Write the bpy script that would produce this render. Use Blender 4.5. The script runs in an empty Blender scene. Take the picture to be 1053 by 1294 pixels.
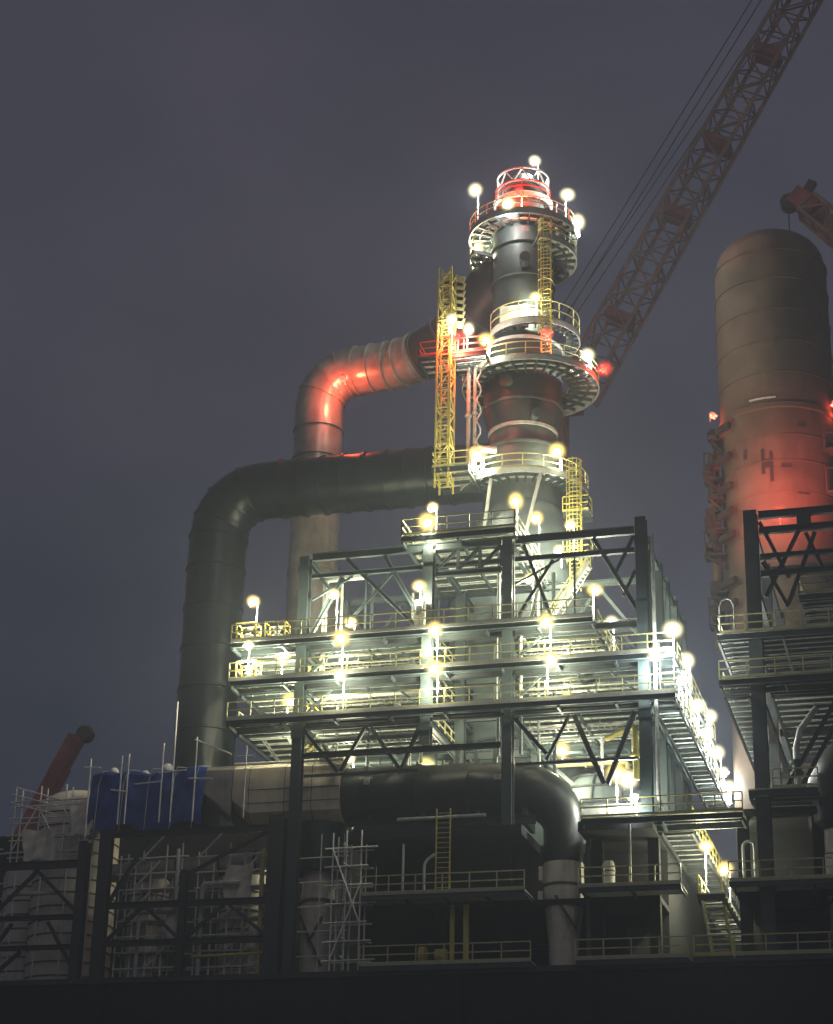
import bpy, math, random
from mathutils import Vector, Matrix, noise

# ------------------------------------------------------------------ camera, sky, light
sc = bpy.context.scene
COL = sc.collection
R = math.radians
cam_d = bpy.data.cameras.new("camera")
cam = bpy.data.objects.new("camera", cam_d)
COL.objects.link(cam)
_ri = Vector((0.96259948, 0.26998628, 0.02257544))
_up = Vector((0.07935406, -0.36063357, 0.92932576))
_fw = Vector((-0.25904667, 0.89277704, 0.36857019))
cam.matrix_world = Matrix(((_ri.x, _up.x, -_fw.x, 18.5546), (_ri.y, _up.y, -_fw.y, -120.0), (_ri.z, _up.z, -_fw.z, 1.7), (0, 0, 0, 1)))
cam_d.sensor_fit = 'VERTICAL'
cam_d.sensor_height = 36.0
cam_d.lens = 69.77
cam_d.shift_x = 0.01332
cam_d.shift_y = 0.05453
cam_d.clip_end = 3000
sc.camera = cam

world = bpy.data.worlds.new("World")
sc.world = world
world.use_nodes = True
wn = world.node_tree.nodes
wl = world.node_tree.links
bg = wn["Background"]
# overcast night sky over a lit town: grey violet, a little bluer overhead, soft cloud mottling
tc = wn.new("ShaderNodeTexCoord")
mp = wn.new("ShaderNodeMapping")
mp.inputs["Scale"].default_value = (1.6, 1.6, 2.6)
nz = wn.new("ShaderNodeTexNoise")
nz.inputs["Scale"].default_value = 1.7
nz.inputs["Detail"].default_value = 5.0
rp = wn.new("ShaderNodeValToRGB")
rp.color_ramp.elements[0].position = 0.36
rp.color_ramp.elements[0].color = (0.040, 0.050, 0.080, 1)
rp.color_ramp.elements[1].position = 0.66
rp.color_ramp.elements[1].color = (0.100, 0.096, 0.140, 1)
wl.new(tc.outputs["Generated"], mp.inputs["Vector"])
wl.new(mp.outputs["Vector"], nz.inputs["Vector"])
wl.new(nz.outputs["Fac"], rp.inputs["Fac"])
wl.new(rp.outputs["Color"], bg.inputs["Color"])
bg.inputs["Strength"].default_value = 0.63

sun_d = bpy.data.lights.new("front_fill", 'SUN')  # weak front fill, added to lift the pale pipes and cladding
sun_d.energy = 0.13
sun_d.angle = R(15)
sun_d.color = (1.0, 0.93, 0.86)
sun = bpy.data.objects.new("front_fill", sun_d)
COL.objects.link(sun)
sun.rotation_euler = (R(62), 0, R(28))

sc.view_settings.view_transform = 'Standard'
sc.view_settings.look = 'None'
sc.view_settings.exposure = 0.0
sc.view_settings.gamma = 1.0
sc.view_settings.use_curve_mapping = False
cy = sc.cycles
cy.use_denoising = True
cy.max_bounces = 5
cy.diffuse_bounces = 2
cy.glossy_bounces = 2
cy.transmission_bounces = 2
cy.volume_bounces = 0
cy.sample_clamp_indirect = 4.0
cy.caustics_reflective = False
cy.caustics_refractive = False

LAMP_W = 1650.0          # watts of one flood lamp
HAZE = 0.0014
rnd = random.Random(7)

# ------------------------------------------------------------------ materials
def mat(name, col, rough=0.6, metal=0.0, var=0.25, scale=1.2, bump=0.0, dirt=0.0, dirtcol=(0.06, 0.05, 0.04), stretch=(1, 1, 1), spec=0.4):
    m = bpy.data.materials.new(name)
    m.use_nodes = True
    n, l = m.node_tree.nodes, m.node_tree.links
    b = n["Principled BSDF"]
    b.inputs["Roughness"].default_value = rough
    b.inputs["Metallic"].default_value = metal
    b.inputs["Specular IOR Level"].default_value = spec
    t = n.new("ShaderNodeTexCoord")
    mpg = n.new("ShaderNodeMapping")
    mpg.inputs["Scale"].default_value = stretch
    l.new(t.outputs["Object"], mpg.inputs["Vector"])
    z = n.new("ShaderNodeTexNoise")
    z.inputs["Scale"].default_value = scale
    z.inputs["Detail"].default_value = 6.0
    z.inputs["Roughness"].default_value = 0.65
    l.new(mpg.outputs["Vector"], z.inputs["Vector"])
    r = n.new("ShaderNodeValToRGB")
    r.color_ramp.elements[0].position = 0.32
    r.color_ramp.elements[1].position = 0.68
    lo = [c * (1 - var) for c in col]
    hi = [min(1, c * (1 + var)) for c in col]
    r.color_ramp.elements[0].color = (*lo, 1)
    r.color_ramp.elements[1].color = (*hi, 1)
    l.new(z.outputs["Fac"], r.inputs["Fac"])
    out = r.outputs["Color"]
    if dirt > 0:
        z2 = n.new("ShaderNodeTexNoise")
        z2.inputs["Scale"].default_value = scale * 0.45
        z2.inputs["Detail"].default_value = 9.0
        z2.inputs["Roughness"].default_value = 0.75
        mp2 = n.new("ShaderNodeMapping")
        mp2.inputs["Scale"].default_value = (2.2, 2.2, 0.35)
        l.new(t.outputs["Object"], mp2.inputs["Vector"])
        l.new(mp2.outputs["Vector"], z2.inputs["Vector"])
        r2 = n.new("ShaderNodeValToRGB")
        r2.color_ramp.elements[0].position = 0.5
        r2.color_ramp.elements[1].position = 0.72
        r2.color_ramp.elements[0].color = (0, 0, 0, 1)
        r2.color_ramp.elements[1].color = (dirt, dirt, dirt, 1)
        l.new(z2.outputs["Fac"], r2.inputs["Fac"])
        mx = n.new("ShaderNodeMix")
        mx.data_type = 'RGBA'
        l.new(r2.outputs["Color"], mx.inputs[0])
        l.new(out, mx.inputs[6])
        mx.inputs[7].default_value = (*dirtcol, 1)
        out = mx.outputs[2]
    l.new(out, b.inputs["Base Color"])
    if bump > 0:
        bp = n.new("ShaderNodeBump")
        bp.inputs["Strength"].default_value = bump
        bp.inputs["Distance"].default_value = 0.05
        l.new(z.outputs["Fac"], bp.inputs["Height"])
        l.new(bp.outputs["Normal"], b.inputs["Normal"])
    return m

def emit(name, col, strength):
    m = bpy.data.materials.new(name)
    m.use_nodes = True
    n, l = m.node_tree.nodes, m.node_tree.links
    n.remove(n["Principled BSDF"])
    e = n.new("ShaderNodeEmission")
    e.inputs["Color"].default_value = (*col, 1)
    e.inputs["Strength"].default_value = strength
    l.new(e.outputs["Emission"], n["Material Output"].inputs["Surface"])
    m.cycles.emission_sampling = 'NONE'
    return m

M = dict(
    steel=mat("painted_steel", (0.048, 0.068, 0.072), 0.5, 0.0, 0.25, 0.8, dirt=0.4),
    darksteel=mat("dark_steel", (0.035, 0.042, 0.045), 0.55, 0.0, 0.3, 0.8, dirt=0.3),
    galv=mat("galvanised", (0.48, 0.50, 0.47), 0.45, 0.0, 0.2, 2.0, dirt=0.3),
    grate=mat("grating_steel", (0.46, 0.48, 0.43), 0.55, 0.0, 0.25, 1.5, dirt=0.3),
    yellow=mat("yellow_paint", (0.58, 0.50, 0.13), 0.5, 0.0, 0.2, 1.5, dirt=0.4),
    rail=mat("rail_paint", (0.52, 0.49, 0.24), 0.5, 0.0, 0.2, 1.5, dirt=0.3),
    duct=mat("dark_cladding", (0.008, 0.017, 0.020), 0.34, 0.0, 0.35, 0.5, bump=0.25, dirt=0.5, dirtcol=(0.016, 0.024, 0.026), spec=0.5),
    alu=mat("aluminium_cladding", (0.48, 0.44, 0.38), 0.30, 0.4, 0.3, 0.6, bump=0.3, dirt=0.5),
    vessel=mat("vessel_plate", (0.13, 0.165, 0.175), 0.5, 0.0, 0.25, 0.35, dirt=0.5),
    tower=mat("tower_plate", (0.075, 0.09, 0.09), 0.5, 0.0, 0.3, 0.4, dirt=0.5),
    towerdark=mat("tower_dark", (0.032, 0.040, 0.040), 0.5, 0.0, 0.3, 0.4, dirt=0.3),
    pale=mat("pale_lining", (0.74, 0.69, 0.60), 0.5, 0.0, 0.15, 0.9, bump=0.1, dirt=0.5),
    beige=mat("beige_cladding", (0.68, 0.59, 0.45), 0.55, 0.0, 0.15, 0.7, bump=0.12, dirt=0.4),
    seam=mat("seam_band", (0.10, 0.09, 0.08), 0.55, 0.0, 0.2, 1.0),
    tarp=mat("blue_tarp", (0.012, 0.045, 0.26), 0.5, 0.0, 0.35, 0.7, bump=0.6),
    black=mat("black_duct", (0.014, 0.018, 0.020), 0.42, 0.0, 0.35, 0.5, bump=0.1, dirt=0.3, dirtcol=(0.03, 0.033, 0.033), spec=0.5),
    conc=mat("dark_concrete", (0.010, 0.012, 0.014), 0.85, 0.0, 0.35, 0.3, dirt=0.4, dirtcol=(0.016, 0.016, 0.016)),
    stone=mat("concrete_shell", (0.115, 0.082, 0.060), 0.8, 0.0, 0.35, 0.3, bump=0.1, dirt=0.6, dirtcol=(0.05, 0.038, 0.03)),
    soot=mat("sooty_steel", (0.030, 0.021, 0.018), 0.75, 0.0, 0.4, 1.5),
    rust=mat("rusty_steel", (0.07, 0.040, 0.032), 0.7, 0.0, 0.4, 1.0, dirt=0.4),
    boom=mat("red_boom", (0.34, 0.075, 0.07), 0.55, 0.0, 0.4, 0.5, dirt=0.5, dirtcol=(0.08, 0.06, 0.05)),
    boomgrey=mat("weathered_boom", (0.30, 0.155, 0.115), 0.6, 0.0, 0.4, 0.4, dirt=0.5),
    cable=mat("wire_rope", (0.03, 0.03, 0.035), 0.6),
    asphalt=mat("asphalt", (0.045, 0.045, 0.047), 0.9, 0.0, 0.3, 0.5, bump=0.2),
    white=mat("white_paint", (0.75, 0.75, 0.72), 0.5, 0.0, 0.1, 1.0, dirt=0.3),
    mark=mat("black_marking", (0.03, 0.025, 0.025), 0.7),
    red_glow=mat("red_glow_rail", (0.55, 0.05, 0.03), 0.5, 0.0, 0.2, 1.5, dirt=0.3),  # red of the beacon light put into the rail colour
    bulb=emit("lamp_glass", (1.0, 0.90, 0.62), 40.0),
    bulbw=emit("cool_lamp_glass", (1.0, 0.97, 0.86), 40.0),
    redbulb=emit("red_lamp_glass", (1.0, 0.09, 0.05), 14.0),
)

# ------------------------------------------------------------------ mesh helpers
class MB:
    def __init__(s):
        s.v, s.f = [], []
    def add(s, vs, fs):
        o = len(s.v)
        s.v += [tuple(p) for p in vs]
        s.f += [tuple(i + o for i in f) for f in fs]
        return s
    def box(s, x0, x1, y0, y1, z0, z1):
        return s.add([(x0, y0, z0), (x1, y0, z0), (x1, y1, z0), (x0, y1, z0), (x0, y0, z1), (x1, y0, z1), (x1, y1, z1), (x0, y1, z1)],
                     [(0, 3, 2, 1), (4, 5, 6, 7), (0, 1, 5, 4), (1, 2, 6, 5), (2, 3, 7, 6), (3, 0, 4, 7)])
    def frame(s, p, q, up=None):
        p, q = Vector(p), Vector(q)
        d = (q - p).normalized()
        u = Vector(up) if up else (Vector((0, 0, 1)) if abs(d.z) < 0.95 else Vector((0, 1, 0)))
        a = d.cross(u).normalized()
        b = a.cross(d).normalized()
        return p, q, a, b
    def bar(s, p, q, w, h=None, up=None, oa=0.0, ob=0.0):
        h = w if h is None else h
        p, q, a, b = s.frame(p, q, up)
        vs = []
        for c in (p, q):
            for i, j in ((-1, -1), (1, -1), (1, 1), (-1, 1)):
                vs.append(c + a * (oa + i * w / 2) + b * (ob + j * h / 2))
        return s.add(vs, [(0, 1, 2, 3), (7, 6, 5, 4), (0, 4, 5, 1), (1, 5, 6, 2), (2, 6, 7, 3), (3, 7, 4, 0)])
    def hbeam(s, p, q, w, h, t=None, up=None):
        t = t or max(0.04, h * 0.09)
        s.bar(p, q, w, t, up, 0, h / 2 - t / 2)
        s.bar(p, q, w, t, up, 0, -h / 2 + t / 2)
        return s.bar(p, q, t, h - 2 * t, up)
    def tube(s, p, q, r0, r1=None, n=10):
        r1 = r0 if r1 is None else r1
        p, q, a, b = s.frame(p, q)
        vs = []
        for c, r in ((p, r0), (q, r1)):
            for k in range(n):
                t = 2 * math.pi * k / n
                vs.append(c + a * (r * math.cos(t)) + b * (r * math.sin(t)))
        fs = [(k, n + k, n + (k + 1) % n, (k + 1) % n) for k in range(n)]
        fs.append(tuple(range(n)))
        fs.append(tuple(range(2 * n - 1, n - 1, -1)))
        return s.add(vs, fs)
    def sweep(s, pts, rads, n=32, caps=True, band=None):
        pts = [Vector(p) for p in pts]
        if not isinstance(rads, (list, tuple)):
            rads = [rads] * len(pts)
        tang = []
        for i in range(len(pts)):
            d = pts[min(i + 1, len(pts) - 1)] - pts[max(i - 1, 0)]
            tang.append(d.normalized())
        ref = Vector((0, 1, 0)) if abs(tang[0].y) < 0.9 else Vector((0, 0, 1))
        vs, fs = [], []
        a = (ref - tang[0] * ref.dot(tang[0])).normalized()
        for i, (p, t, r) in enumerate(zip(pts, tang, rads)):
            a = (a - t * a.dot(t)).normalized()
            b = t.cross(a)
            for k in range(n):
                g = 2 * math.pi * k / n
                vs.append(p + a * (r * math.cos(g)) + b * (r * math.sin(g)))
            if i:
                o = (i - 1) * n
                fs += [(o + k, o + (k + 1) % n, o + n + (k + 1) % n, o + n + k) for k in range(n)]
        if caps:
            fs.append(tuple(range(n - 1, -1, -1)))
            fs.append(tuple(range(len(vs) - n, len(vs))))
        return s.add(vs, fs)
    def lathe(s, cx, cy_, prof, n=40, a0=0.0, a1=None):
        full = a1 is None
        a1 = 2 * math.pi if full else a1
        m = n if full else n + 1
        vs, fs = [], []
        for r, z in prof:
            for k in range(m):
                t = a0 + (a1 - a0) * k / n
                vs.append((cx + r * math.cos(t), cy_ + r * math.sin(t), z))
        for i in range(len(prof) - 1):
            for k in range(n):
                k2 = (k + 1) % m
                fs.append((i * m + k, i * m + k2, (i + 1) * m + k2, (i + 1) * m + k))
        return s.add(vs, fs)
    def ring(s, cx, cy_, r0, r1, z0, z1, n=40, a0=0.0, a1=None):
        return s.lathe(cx, cy_, [(r0, z0), (r1, z0), (r1, z1), (r0, z1), (r0, z0)], n, a0, a1)
    def rail_arc(s, cx, cy_, r, z, h=1.15, n=32, a0=0.0, a1=2 * math.pi, posts=16, t=0.035):
        P = lambda g, zz: (cx + r * math.cos(g), cy_ + r * math.sin(g), zz)
        for zz in (z + h, z + h * 0.52):
            for k in range(n):
                g0, g1 = a0 + (a1 - a0) * k / n, a0 + (a1 - a0) * (k + 1) / n
                s.bar(P(g0, zz), P(g1, zz), t * 2, t * 2)
        for k in range(n):
            g0, g1 = a0 + (a1 - a0) * k / n, a0 + (a1 - a0) * (k + 1) / n
            s.bar(P(g0, z + 0.09), P(g1, z + 0.09), 0.02, 0.16)
        for k in range(posts + 1):
            g = a0 + (a1 - a0) * k / posts
            s.bar(P(g, z), P(g, z + h), t * 2, t * 2)
        return s
    def rail(s, pts, h=1.15, step=1.7, t=0.035, toe=True):
        for p, q in zip(pts[:-1], pts[1:]):
            p, q = Vector(p), Vector(q)
            L = (q - p).length
            k = max(1, round(L / step))
            for i in range(k + 1):
                c = p.lerp(q, i / k)
                s.bar(c, c + Vector((0, 0, h)), t * 2, t * 2)
            for f in (1.0, 0.52):
                s.bar(p + Vector((0, 0, h * f)), q + Vector((0, 0, h * f)), t * 2, t * 2)
            if toe:
                s.bar(p + Vector((0, 0, 0.08)), q + Vector((0, 0, 0.08)), 0.02, 0.15)
        return s

ORIG = {}

def link(o):
    COL.objects.link(o)
    return o

def tag(o, label=None, cat=None, group=None, kind=None):
    if label: o["label"] = label
    if cat: o["category"] = cat
    if group: o["group"] = group
    if kind: o["kind"] = kind
    return o

def thing(name, label, cat, loc=(0, 0, 0), group=None):
    o = link(bpy.data.objects.new(name, None))
    o.location = loc
    o.empty_display_size = 0.3
    ORIG[o] = Vector(loc)
    return tag(o, label, cat, group)

def mesh(name, mb, material, off=Vector((0, 0, 0)), smooth=35):
    me = bpy.data.meshes.new(name)
    me.from_pydata([(v[0] - off.x, v[1] - off.y, v[2] - off.z) for v in mb.v], [], mb.f)
    me.validate()
    if smooth:
        me.polygons.foreach_set("use_smooth", [True] * len(me.polygons))
        me.set_sharp_from_angle(angle=R(smooth))
    me.materials.append(M[material] if isinstance(material, str) else material)
    me.update()
    return me

def part(parent, name, mb, material, label=None, kind=None):
    off = ORIG[parent]
    o = link(bpy.data.objects.new(name, mesh(name, mb, material, off)))
    o.parent = parent
    ORIG[o] = off
    if label: o["label"] = label
    if kind: o["kind"] = kind
    return o

def solo(name, mb, material, label, cat, loc=(0, 0, 0), group=None, kind=None):
    off = Vector(loc)
    o = link(bpy.data.objects.new(name, mesh(name, mb, material, off)))
    o.location = loc
    ORIG[o] = off
    return tag(o, label, cat, group, kind)

def copy_tree(o, parent=None, top=None):
    c = o.copy()
    link(c)
    if parent: c.parent = parent
    for ch in [x for x in bpy.data.objects if x.parent == o]:
        copy_tree(ch, c)
    return c

def arcpts(c, a, b, r, n=8):
    """quarter bend at corner c between directions a (back along the way in) and b (the way out)"""
    c, a, b = Vector(c), Vector(a).normalized(), Vector(b).normalized()
    o = c + a * r + b * r
    return [o - b * (r * math.cos(t)) - a * (r * math.sin(t)) for t in [math.pi / 2 * k / n for k in range(n + 1)]]

# ------------------------------------------------------------------ setting
gm = MB()
gm.add([(-900, -400, 0), (900, -400, 0), (900, 1500, 0), (-900, 1500, 0)], [(0, 1, 2, 3)])
solo("ground", gm, "asphalt", None, None, kind="structure")

hz = MB().box(-150, 130, -132, 120, -1.0, 172)
hm = bpy.data.materials.new("night_mist")
hm.use_nodes = True
hn, hl = hm.node_tree.nodes, hm.node_tree.links
hn.remove(hn["Principled BSDF"])
pv = hn.new("ShaderNodeVolumePrincipled")
pv.inputs["Color"].default_value = (0.78, 0.86, 1.0, 1)
pv.inputs["Density"].default_value = HAZE
pv.inputs["Anisotropy"].default_value = 0.0
hl.new(pv.outputs["Volume"], hn["Material Output"].inputs["Volume"])
haze = link(bpy.data.objects.new("haze", mesh("haze", hz, hm, smooth=0)))
haze["kind"] = "stuff"

# ------------------------------------------------------------------ podium and lower building
pd = thing("concrete_podium", "dark unlit concrete podium under the lowest railed deck", "podium", (-12, 14, 0))
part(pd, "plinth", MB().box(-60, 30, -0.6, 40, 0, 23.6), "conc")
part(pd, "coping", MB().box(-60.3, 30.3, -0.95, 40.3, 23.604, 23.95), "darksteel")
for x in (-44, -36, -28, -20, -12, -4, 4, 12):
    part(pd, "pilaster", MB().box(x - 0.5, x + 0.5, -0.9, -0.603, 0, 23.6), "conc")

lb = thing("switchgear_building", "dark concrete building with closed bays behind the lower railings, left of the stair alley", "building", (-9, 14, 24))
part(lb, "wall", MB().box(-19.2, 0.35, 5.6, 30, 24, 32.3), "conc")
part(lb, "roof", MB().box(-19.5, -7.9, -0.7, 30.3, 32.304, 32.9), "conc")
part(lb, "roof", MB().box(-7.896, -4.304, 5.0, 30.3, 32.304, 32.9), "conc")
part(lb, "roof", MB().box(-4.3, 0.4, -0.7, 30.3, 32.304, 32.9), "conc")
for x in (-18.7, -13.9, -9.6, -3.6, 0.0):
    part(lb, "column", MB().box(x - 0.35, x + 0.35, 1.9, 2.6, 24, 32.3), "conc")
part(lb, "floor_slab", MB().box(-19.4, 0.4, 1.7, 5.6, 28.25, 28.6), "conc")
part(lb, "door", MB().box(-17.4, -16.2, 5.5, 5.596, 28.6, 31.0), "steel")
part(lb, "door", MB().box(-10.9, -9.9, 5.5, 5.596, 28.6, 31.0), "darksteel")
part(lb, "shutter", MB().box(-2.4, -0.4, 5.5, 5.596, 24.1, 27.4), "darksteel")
rb = thing("switchgear_building", "dark concrete building right of the stair alley under the second unit", "building", (12, 14, 24))
part(rb, "wall", MB().box(5.2, 26, 5.6, 30, 24, 33.3), "conc")
part(rb, "roof", MB().box(5.1, 26, 1.6, 30.3, 33.304, 33.8), "conc")
for x in (5.6, 10.2, 14.5):
    part(rb, "column", MB().box(x - 0.35, x + 0.35, 1.9, 2.6, 24, 33.3), "conc")
part(rb, "floor_slab", MB().box(5.15, 26, 1.7, 5.6, 28.25, 28.6), "conc")
part(rb, "shutter", MB().box(7.2, 9.6, 5.5, 5.596, 24.1, 27.4), "darksteel")
for o_, x in ((lb, -15.6), (lb, -8.4), (rb, 6.4)):
    vm = MB()
    for k in range(9):
        vm.box(x, x + 1.6, 5.45, 5.594, 25.2 + k * 0.2, 25.3 + k * 0.2)
    part(o_, "louvre", vm, "steel")
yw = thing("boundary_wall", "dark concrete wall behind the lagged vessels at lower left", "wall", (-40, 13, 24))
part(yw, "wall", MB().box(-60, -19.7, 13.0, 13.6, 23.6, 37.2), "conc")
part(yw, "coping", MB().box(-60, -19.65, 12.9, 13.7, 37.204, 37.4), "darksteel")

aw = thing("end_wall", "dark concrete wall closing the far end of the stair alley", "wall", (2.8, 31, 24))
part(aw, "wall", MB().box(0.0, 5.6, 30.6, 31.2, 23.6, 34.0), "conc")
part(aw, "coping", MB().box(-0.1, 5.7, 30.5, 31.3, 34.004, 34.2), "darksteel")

def low_deck(name, label, x0, x1, z, y0=-1.2, y1=1.75, gaps=(), railmat="rail"):
    t = thing(name, label, "walkway", ((x0 + x1) / 2, 0, z))
    part(t, "deck_plate", MB().box(x0, x1, y0, y1, z - 0.08, z), "grate")
    part(t, "edge_beam", MB().hbeam((x0, y0 + 0.08, z - 0.25), (x1, y0 + 0.08, z - 0.25), 0.14, 0.32), "steel")
    n = int((x1 - x0) / 2.2)
    for k in range(n + 1):
        x = x0 + 0.1 + (x1 - x0 - 0.2) * k / n
        part(t, "bracket", MB().bar((x, y0 + 0.16, z - 0.2), (x, y1, z - 0.2), 0.1, 0.2), "darksteel")
    part(t, "handrail", MB().rail([(x0, y0, z), (x1, y0, z)], step=1.75), railmat)
    return t

low_deck("lower_walkway", "dim railed walkway on the dark building, upper of two, between scaffold and thick duct leg", -18.1, -7.6, 28.7)
low_deck("lower_walkway", "dim railed walkway on the dark building, upper of two, right of the thick duct leg", -4.2, 2.1, 28.7)
low_deck("lower_walkway", "dim railed walkway at upper level on the dark building, right of the lower stairs", 5.0, 12.5, 28.7)
low_deck("lower_walkway", "lowest dim railed walkway between scaffold tower and thick duct leg", -18.1, -7.2, 24.25, y0=-1.25)
low_deck("lower_walkway", "lowest dim railed walkway right of the thick duct leg", -4.4, 2.4, 24.25, y0=-1.25)
low_deck("lower_walkway", "lowest dim railed walkway right of the lower stairs", 5.2, 12.6, 24.25, y0=-1.25)

# ------------------------------------------------------------------ main steel frame
SX = (-23.2, -14.42, -8.94, 0.0)
SY = (0.0, 3.4, 7.3, 10.6, 14.4, 18.9)
ZA, ZB, ZC, ZT = 46.4, 43.66, 40.9, 52.9
fr = thing("steel_frame", "tall dark steel frame carrying three lamp-lit walkway levels round the central vessel", "steel frame", (-11.6, 9, 24))
def column(parent, x, y, z0, z1, w=0.75, m="steel"):
    part(parent, "column", MB().hbeam((x, y, z0), (x, y, z1), w * 0.9, w, 0.09, up=(0, 1, 0)), m)
for x in (-23.2, -14.42, -8.94):
    for y in (0.0, 9.0, 18.9):
        column(fr, x, y, 24.0 if x == -23.2 else 38.6 if (y == 0 and x == -14.42) else 32.92, ZT - 0.35)
for y in SY:
    column(fr, 0.0, y, 32.92, ZT + (0.45 if y < 4 else 0.2), 0.8 if y == 0 else 0.6)

def beam(parent, p, q, w=0.3, h=0.55, m="steel"):
    part(parent, "beam", MB().hbeam(p, q, w, h), m)
def brace(parent, p, q, w=0.28, m="steel"):
    part(parent, "brace", MB().hbeam(p, q, w, w, 0.05), m)
e = 0.46
for (xa, xb) in zip(SX[:-1], SX[1:]):
    beam(fr, (xa + e, 0, ZT - 0.35), (xb - e, 0, ZT - 0.35))
    beam(fr, (xa + e, 0, ZT - 1.75), (xb - e, 0, ZT - 1.75), 0.25, 0.35)
    for z in (ZA, ZB, ZC):
        beam(fr, (xa + e, 0, z - 0.4), (xb - e, 0, z - 0.4), 0.26, 0.42, "darksteel")
    for y in (9.0, 18.9):
        beam(fr, (xa + e, y, ZT - 0.35), (xb - e, y, ZT - 0.35), 0.28, 0.45)
        for z in (ZA, ZB, ZC):
            beam(fr, (xa + e, y, z - 0.45), (xb - e, y, z - 0.45), 0.3, 0.6)
for x in (-23.2, -14.42, -8.94):
    for z in (ZT - 0.35, ZA - 0.45, ZB - 0.45, ZC - 0.45):
        for ya, yb in ((0.0, 9.0), (9.0, 18.9)):
            beam(fr, (x, ya + e, z), (x, yb - e, z), 0.28, 0.5)
for ya, yb in zip(SY[:-1], SY[1:]):
    for z in (ZT - 0.35, ZA - 0.45, ZB - 0.45, ZC - 0.45):
        beam(fr, (0, ya + 0.36, z), (0, yb - 0.36, z), 0.26, 0.45)
beam(fr, (-22.8, 0, 38.4), (-9.4, 0, 38.4), 0.3, 0.36, "darksteel")
# top storey braces, front
brace(fr, (-3.2, 0, ZT - 0.65), (-0.45, 0, ZA + 0.75))
brace(fr, (-0.5, 0, ZT - 0.75), (-1.75, 0, ZT - 3.3), 0.22)
brace(fr, (-0.45, 0, ZT - 3.2), (-1.25, 0, ZT - 4.9), 0.18)
brace(fr, (-20.3, 0, ZT - 0.65), (-15.2, 0, ZA + 0.5))
brace(fr, (-17.6, 0, ZT - 0.65), (-15.0, 0, ZA + 1.2))
brace(fr, (-22.7, 0, ZA + 0.4), (-20.5, 0, ZT - 2.0))
brace(fr, (-23.0, 0, ZT - 0.7), (-21.4, 0, ZT - 2.8), 0.2)
brace(fr, (-19.6, 0, ZA + 1.6), (-17.0, 0, ZT - 2.0), 0.18)
# central truss under the top deck
beam(fr, (-13.96, 0, ZT - 2.35), (-9.4, 0, ZT - 2.35), 0.3, 0.4)
for k in range(3):
    x0 = -13.9 + k * 1.5
    brace(fr, (x0, 0, ZT - 2.1), (x0 + 1.45, 0, ZT - 0.65), 0.22)
    brace(fr, (x0 + 1.5, 0, ZT - 2.12), (x0 + 1.5, 0, ZT - 0.66), 0.2)
# crossed braces to the right of the centre column and on the side face
brace(fr, (-8.4, 0, ZA + 0.5), (-5.9, 0, ZT - 2.0), 0.22)
brace(fr, (-6.0, 0, ZA + 0.4), (-7.9, 0, ZT - 0.7), 0.22)
for (ya, yb) in ((0.0, 3.4), (7.3, 10.6), (14.4, 18.9)):
    brace(fr, (0, ya + 0.4, ZA + 0.3), (0, yb - 0.4, ZT - 0.7), 0.22)
    brace(fr, (0, yb - 0.4, ZC - 0.8), (0, ya + 0.4, 34.5), 0.22)
# V braces beneath the lowest lit walkway
brace(fr, (-4.6, 0, ZC - 0.8), (-2.7, 0, 35.4), 0.32, "darksteel")
brace(fr, (-0.7, 0, ZC - 0.8), (-2.5, 0, 35.4), 0.3, "darksteel")
brace(fr, (-8.5, 0, ZC - 0.8), (-6.4, 0, 37.6), 0.25)
brace(fr, (-4.9, 0, ZC - 0.8), (-6.4, 0, 37.2), 0.2, "darksteel")
for xa, xb in ((-22.8, -20.4), (-18.6, -20.2), (-18.2, -16.2), (-14.8, -16.0)):
    brace(fr, (xa, 0, ZC - 0.8), (xb, 0, 37.2), 0.24)
for xa, xb in ((-22.8, -19.0), (-14.9, -18.6), (-8.6, -4.6), (-0.5, -4.2)):
    brace(fr, (xa, 9.0, ZC - 0.8), (xb, 9.0, 36.2), 0.26)
    brace(fr, (xa, 18.9, ZB - 0.8), (xb, 18.9, 36.2), 0.26)
for xa, xb in ((-23.2, -14.42), (-8.94, 0.0)):
    xm = (xa + xb) / 2
    for y in (9.0, 18.9):
        brace(fr, (xa + 0.5, y, ZA + 0.4), (xm, y, ZT - 0.7), 0.2)
        brace(fr, (xb - 0.5, y, ZA + 0.4), (xm, y, ZT - 0.7), 0.2)
        brace(fr, (xa + 0.5, y, 49.6), (xb - 0.5, y, 49.6), 0.22)
    brace(fr, (xa + 0.5, 0, 49.4), (xm - 1.0, 0, ZT - 2.0), 0.14)
    brace(fr, (xm, 0, ZA + 0.1), (xm, 0, ZT - 1.95), 0.13)
    for z in (ZB, ZC):
        brace(fr, (xa + 0.5, 9.0, z + 0.1), (xm, 9.0, z + 2.2), 0.16)
        brace(fr, (xb - 0.5, 9.0, z + 0.1), (xm, 9.0, z + 2.2), 0.16)
    brace(fr, (xa + 0.5, 0, 37.0), (xb - 0.5, 0, 37.0), 0.18)
# knee braces between walkway levels
for z in (ZA, ZB):
    for x, s_ in ((-23.2, 1), (-14.42, -1), (-8.94, 1), (0, -1)):
        brace(fr, (x + s_ * 0.5, 0, z - 2.3), (x + s_ * 2.2, 0, z - 0.8), 0.16)

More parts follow.
